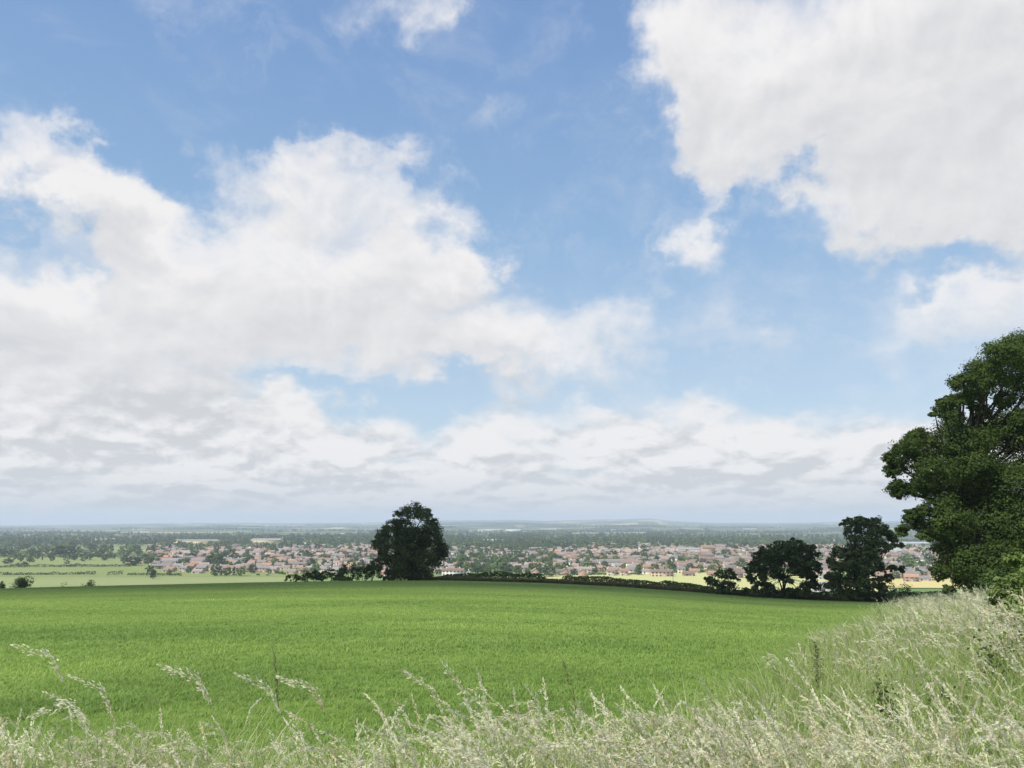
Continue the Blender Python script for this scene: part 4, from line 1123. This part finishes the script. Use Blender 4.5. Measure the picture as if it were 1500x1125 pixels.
# foreground strip along the camera
n = 12500
X = rng.uniform(-3.8, 4.2, n); Y = 1.9 + 3.9 * rng.random(n) ** .9
edge = 4.75 + .55 * (fnoise(X / .8, X * 0, 41, 3) - .5) * 2 + .16 * np.clip(X, 0, 9)
clump = fnoise(X / .55, Y / .55, 43, 3)
ok = in_view(X, Y) & (Y < edge) & (rng.random(n) < np.clip((clump - .16) * 2.6, .15, 1))
X, Y = X[ok], Y[ok]
hs = rng.normal(.90, .12, len(X)).clip(.6, 1.2) * (.82 + .36 * fnoise(X / 1.1, Y / 1.1, 45, 2)) * np.interp(Y, [1.9, 3, 5.5], [.80, .96, 1.0])
meadow('meadow_grass', 'pale seeding meadow grass along the near edge of the field', X, Y, hs, 120)
# verge sweeping away on the right
n = 8200
Y = 3.6 + 31 * rng.random(n) ** 1.5; B = .5 * (Y - 4) + .6
X = B + (.16 * Y + 3.0) * rng.random(n) - .5 + rng.normal(size=n) * .25
clump = fnoise(X / .9, Y / .9, 47, 3)
ok = in_view(X, Y, .12) & (rng.random(n) < np.clip((clump - .34) * 3.4, .04, 1))
X, Y = X[ok], Y[ok]
d = np.hypot(X, Y)
hs = rng.normal(.88, .14, len(X)).clip(.5, 1.25) * (.8 + .4 * fnoise(X / 2, Y / 2, 49, 2)) * np.clip(.72 + .3 * (X - .5 * (Y - 4)) / 2.0, .6, 1.2)
nr = d < 10
meadow('meadow_grass', 'pale seeding meadow grass of the verge on the right', X[nr], Y[nr], hs[nr], 110)
meadow('meadow_grass', 'pale seeding meadow grass farther along the right verge', X[~nr], Y[~nr], hs[~nr], 64, 1.8)
n = 6000
Y = 30 + 70 * rng.random(n) ** 1.2; B = .5 * (Y - 4) + .6
X = B + (.16 * Y + 2) * rng.random(n) - .4 + rng.normal(size=n) * .3
ok = in_view(X, Y, .05); X, Y = X[ok], Y[ok]
meadow('meadow_grass', 'pale seeding meadow grass in the distance towards the huge tree', X, Y, rng.normal(.9, .14, len(X)).clip(.5, 1.3), 14, 2.4)
# dry rough strip along the foot of the far hedges
n = 16000
th = rng.uniform(-.12, .62, n); r = edge_r(th) - rng.uniform(-.2, 2.6, n)
X, Y = r * np.sin(th), r * np.cos(th); Z = H(X, Y)
T = [join([blade(rng.uniform(.4, 1.0), .06, rng.uniform(.2, .8), rng.uniform(0, 6.28), 2) for _ in range(4)]) for _ in range(6)]
mb = MB(); k = rng.integers(0, 6, n)
for q in range(6):
    s = k == q
    mb.add(*tile(T[q][0], T[q][1], X[s], Y[s], Z[s], rng.uniform(0, 6.28, s.sum()), rng.uniform(.6, 1.2, s.sum())))
M_ROUGH = mat_grass('rough_blades', [(.085, .10, .035), (.14, .13, .06), (.22, .18, .10), (.10, .12, .035)])
tag(link('rough_grass', mb.data('rough_grass', [M_ROUGH])), 'rough uncut grass at the foot of the far hedge', kind='stuff')
# leafy undergrowth between the stalks
n = 80000
Y = 2.0 + 34 * rng.random(n) ** 1.7; X = rng.uniform(-1, 1, n) * (Y * .72 + 1.5)
clump = fnoise(X / .8, Y / .8, 53, 3)
ok = in_view(X, Y, .12) & ((X > .5 * (Y - 4) + .1 + .9 * (fnoise(X / 1.5, Y / 1.5, 55, 3) - .5) * 2) | (Y < 4.5 + .3 * np.sin(X * 2.1) + .12 * np.clip(X, 0, 9)))
X, Y = X[ok], Y[ok]; Z = H(X, Y)
T = [join([blade(rng.uniform(.5, .95), rng.uniform(.006, .012), rng.uniform(.3, 1.1), rng.uniform(0, 6.28), 4) for _ in range(7)]) for _ in range(10)]
mb = MB(); k = rng.integers(0, 10, len(X)); wide = np.interp(np.hypot(X, Y), [4, 30], [1, 1.5])
for q in range(10):
    s = k == q
    mb.add(*tile(T[q][0], T[q][1], X[s], Y[s], Z[s], rng.uniform(0, 6.28, s.sum()), (rng.uniform(.7, 1.25, len(X)) * wide)[s], rng.uniform(.7, 1.2, s.sum())))
tag(link('verge_grass', mb.data('verge_grass', [M_MEADOW])), 'green grass blades under the seed heads', kind='stuff')

# ---- the flowering stalks that stand out one by one
def single_stalk(label, tip, y, h, nod, az, n_spk=80, plume=.022, rust=False):
    """a stalk whose bent-over top reaches the place TIP of the photograph"""
    st, sp, lv = stalk(h, nod, .10, az, max(120, int(n_spk * 2)), plume * h * .8, .0058)
    c, s = 1, 0
    top = st[0].reshape(-1, 2, 3).mean(1)
    p = at(tip[0], tip[1], y); hi = top[np.argmax(top[:, 2])]
    x0 = p[0] - top[-1][0]; z0 = Hs(x0, y)
    f = (at(tip[0], tip[1], y)[2] - z0) / top[-1][2]
    root = empty('grass_stalk', (x0 + top[-1][0] * (1 - f), y, z0)); tag(root, label, 'grass stalk', 'tall single grass stalks')
    for nm, (V, F4), m in (('stem', st, M_STEM), ('seed_head', sp, M_DOCK if rust else M_HEAD), ('leaf', lv, M_MEADOW)):
        if nm == 'stem':
            c = V.reshape(-1, 2, 3); mm = c.mean(1, keepdims=True); V = (mm + (c - mm) * 2.0).reshape(-1, 3)
        link(nm, mesh(nm, V * f, F4=F4, mats=[m]), root)
PI = math.pi
single_stalk('tall stalk nodding left at the far left edge, highest of the left group', (17, 944), 3.9, 1.22, 1.75, PI)
single_stalk('short pale stalk hanging over at the left edge, under the highest one', (42, 1050), 3.4, .95, 2.6, PI)
single_stalk('thin stalk leaning left, second from the left edge', (64, 1012), 3.8, 1.1, 1.5, PI)
single_stalk('fine stalk arching left between the leftmost stalks and the long plume', (100, 988), 3.9, 1.15, 1.6, PI)
single_stalk('longest plumed stalk, bowed left over the field left of centre', (232, 973), 3.7, 1.24, 1.7, PI, 110, .026)
single_stalk('thin stalk bowed left, right of the longest plume', (343, 985), 3.8, 1.16, 1.55, PI)
single_stalk('upright rusty sorrel stalk between two bowed plumes', (400, 949), 3.9, 1.2, .10, PI, 36, .012, True)
single_stalk('plumed stalk bowed left above the pale clump left of the lone tree', (405, 990), 3.75, 1.18, 1.7, PI, 100, .024)
single_stalk('stalk bowed left at the middle, below the lone tree', (588, 980), 3.9, 1.2, 1.35, PI, 80)
single_stalk('tall stalk leaning left at the middle, right beside the bowed one', (645, 966), 3.9, 1.23, .85, PI, 80)
single_stalk('straight slim stalk right of the leaning pair at the middle', (699, 980), 4.0, 1.16, .25, PI, 40, .012)
single_stalk('lone cream seed head standing upright in front of the open field', (752, 1008), 4.2, 1.05, .12, PI, 90, .012)
single_stalk('fat cream head lying almost level, right of centre', (966, 1050), 4.3, 1.0, 1.9, PI, 120, .02)
single_stalk('brown upright stalk with a few seeds between centre and right verge', (825, 968), 4.4, 1.15, .3, PI, 40, .015, True)

def dock(label, tip, y, spread=.06):
    p = at(tip[0], tip[1], y); z = Hs(p[0], y); h = p[2] - z
    root = empty('dock_plant', (p[0], y, z)); tag(root, label, 'plant', 'dark seeding docks')
    mb = MB().tube([(0, 0, -.05), (.01, 0, h * .5), (0, .01, h * .98)], [.008, .006, .002], 5)
    n = 420; t = rng.uniform(.42, 1, n); w = spread * (1.15 - t)
    P = np.stack([rng.normal(size=n) * w, rng.normal(size=n) * w, h * t], 1)
    link('stem', mb.data('stem', [M_DOCK]), root)
    sd_ = MB(); sd_.add(*leaf_cards(P, unit(n), .022, .8)); link('seed_head', sd_.data('seed_head', [M_DOCK]), root)
    for q in range(7):
        v, f = blade(rng.uniform(.25, .4), .06, rng.uniform(.5, 1.1), rng.uniform(0, 6.28), 5)
        link('leaf', mesh('leaf', v + np.array([0, 0, h * rng.uniform(0, .45)]), F4=f, mats=[M_MEADOW]), root)
dock('tall dark seeding dock standing above the pale grass, right of centre', (1194, 940), 8.5, .075)
dock('second dock, lower and greener, deeper in the pale grass on the right', (1287, 1000), 6.6, .09)
dock('small dark dock far along the verge, before the ragged tree', (1288, 893), 26, .12)

def weed(label, px, y, hgt, spread, mat, n=340, L=.042):
    x = at(px, 900, y)[0]; z = Hs(x, y)
    root = empty('broadleaf_weed', (x, y, z)); tag(root, label, 'weed', 'leafy weeds in the verge')
    sm, lf = MB(), MB()
    for q in range(5):
        a = rng.uniform(0, 6.28); r = rng.uniform(.2, 1) * spread
        tip = np.array([math.cos(a) * r, math.sin(a) * r, hgt * rng.uniform(.75, 1)])
        sm.tube([(0, 0, -.05), tip * .5 + (0, 0, .05), tip], [.006, .005, .002], 4)
        t = rng.uniform(.25, 1, n // 5)[:, None]
        P = tip * t + rng.normal(size=(n // 5, 3)) * spread * .28
        P[:, 2] = np.maximum(P[:, 2], .04)
        lf.add(*leaf_cards(P, unit(n // 5) + (0, 0, .8), L, .8))
    link('stem', sm.data('stem', [M_STEM]), root); link('leaves', lf.data('leaves', [M_LEAF[mat]]), root)
weed('fresh green leafy weed amid the pale grass, below the bright bush', 1372, 6.4, 1.02, .17, 'bright')
weed('darker green weed in front of the bright bush on the right', 1462, 8.6, 1.15, .22, 'light', 460)
weed('bluish dark leafy weed right of the tallest dock', 1285, 6.2, 1.0, .10, 'hedge', 300, .032)
weed('low green leafy weed near the lower right corner', 1440, 4.6, .92, .15, 'bright', 340, .036)
weed('small green weed among stalks right of the bottom centre', 1040, 5.0, .85, .13, 'light', 300, .034)

# ------------------------------------------------------------------ an unseen low cloud, added overhead to shade the far edge of the field
def build_shade_cloud():
    m, nt, out = material('shade_cloud_vapour')
    p = geo_pos(nt)
    n = noise(nt, p, .03, 5, .6)
    g = S(nt, new(nt, 'ShaderNodeTexCoord').outputs['Generated']); gx_, gy_, gz_ = split(nt, g)
    rho = (((gx_ - .5) * 2.0).pow(2.0) + ((gy_ - .5) * 2.0).pow(2.0)).pow(0.5)      # thin towards the rim
    a = (rho.smooth(.42, 1.0, .82, 0.0) * n.smooth(.25, .75, .75, 1.2)).clamp()
    t = new(nt, 'ShaderNodeBsdfTransparent'); d = new(nt, 'ShaderNodeBsdfDiffuse'); d.inputs[0].default_value = (.9, .9, .9, 1)
    tl = new(nt, 'ShaderNodeBsdfTranslucent'); tl.inputs[0].default_value = (.9, .9, .9, 1)
    m1 = new(nt, 'ShaderNodeMixShader'); m1.inputs[0].default_value = .5; nt.links.new(d.outputs[0], m1.inputs[1]); nt.links.new(tl.outputs[0], m1.inputs[2])
    m2 = new(nt, 'ShaderNodeMixShader'); put(nt, a, m2.inputs[0]); nt.links.new(t.outputs[0], m2.inputs[1]); nt.links.new(m1.outputs[0], m2.inputs[2])
    nt.links.new(m2.outputs[0], out.inputs[0])
    alt = 340.0
    gx, gy = -14.0, 172.0                                  # middle of the shaded strip
    c = np.array([gx, gy, -12.0]) + np.array(sd) / sd.z * (alt + 12)
    mb = MB(); nu, nv = 96, 48
    u, v = np.meshgrid(np.linspace(0, 2 * math.pi, nu, endpoint=False), np.linspace(.02, math.pi - .02, nv), indexing='ij')
    D = np.stack([np.cos(u) * np.sin(v), np.sin(u) * np.sin(v), np.cos(v)], -1)
    r = 1 + .5 * (fnoise(D[..., 0] * 3 + 7, D[..., 1] * 3 + D[..., 2] * 2 + 9, 71, 4) - .5)
    Vv = D * r[..., None] * np.array([190, 122, 16]); Vv[..., 2] = np.where(Vv[..., 2] < 0, Vv[..., 2] * .35, Vv[..., 2])
    i, j = np.meshgrid(np.arange(nu), np.arange(nv - 1), indexing='ij'); a0 = i * nv + j; b0 = ((i + 1) % nu) * nv + j
    o = link('cloud', mesh('cloud', Vv.reshape(-1, 3), F4=np.stack([a0, b0, b0 + 1, a0 + 1], -1).reshape(-1, 4), mats=[m], smooth=True), None, c)
    tag(o, 'unseen low cloud added overhead to shade the far edge of the field', 'cloud', kind='stuff')
build_shade_cloud()
# ------------------------------------------------------------------ the air
def build_haze():
    m, nt, out = material('air')
    v = new(nt, 'ShaderNodeVolumePrincipled')
    v.inputs['Color'].default_value = (0.645, 0.735, 0.90, 1)
    v.inputs['Density'].default_value = 1.25e-4
    v.inputs['Anisotropy'].default_value = 0.0
    nt.links.new(v.outputs[0], out.inputs['Volume'])
    mb = MB().box(-17500, 17500, -17500, 17500, PLAIN - 6, 150)
    o = link('haze', mb.data('haze', [m]))
    tag(o, kind='stuff')
build_haze()
# ------------------------------------------------------------------ render settings
SC.view_settings.view_transform = 'Standard'
SC.view_settings.look = 'None'
SC.view_settings.exposure = 0.45
SC.view_settings.gamma = 1.0
SC.cycles.use_denoising = True
SC.cycles.max_bounces = 6
SC.cycles.diffuse_bounces = 3
SC.cycles.glossy_bounces = 2
SC.cycles.transmission_bounces = 4
SC.cycles.transparent_max_bounces = 6
SC.cycles.volume_bounces = 2
SC.cycles.sample_clamp_indirect = 6.0
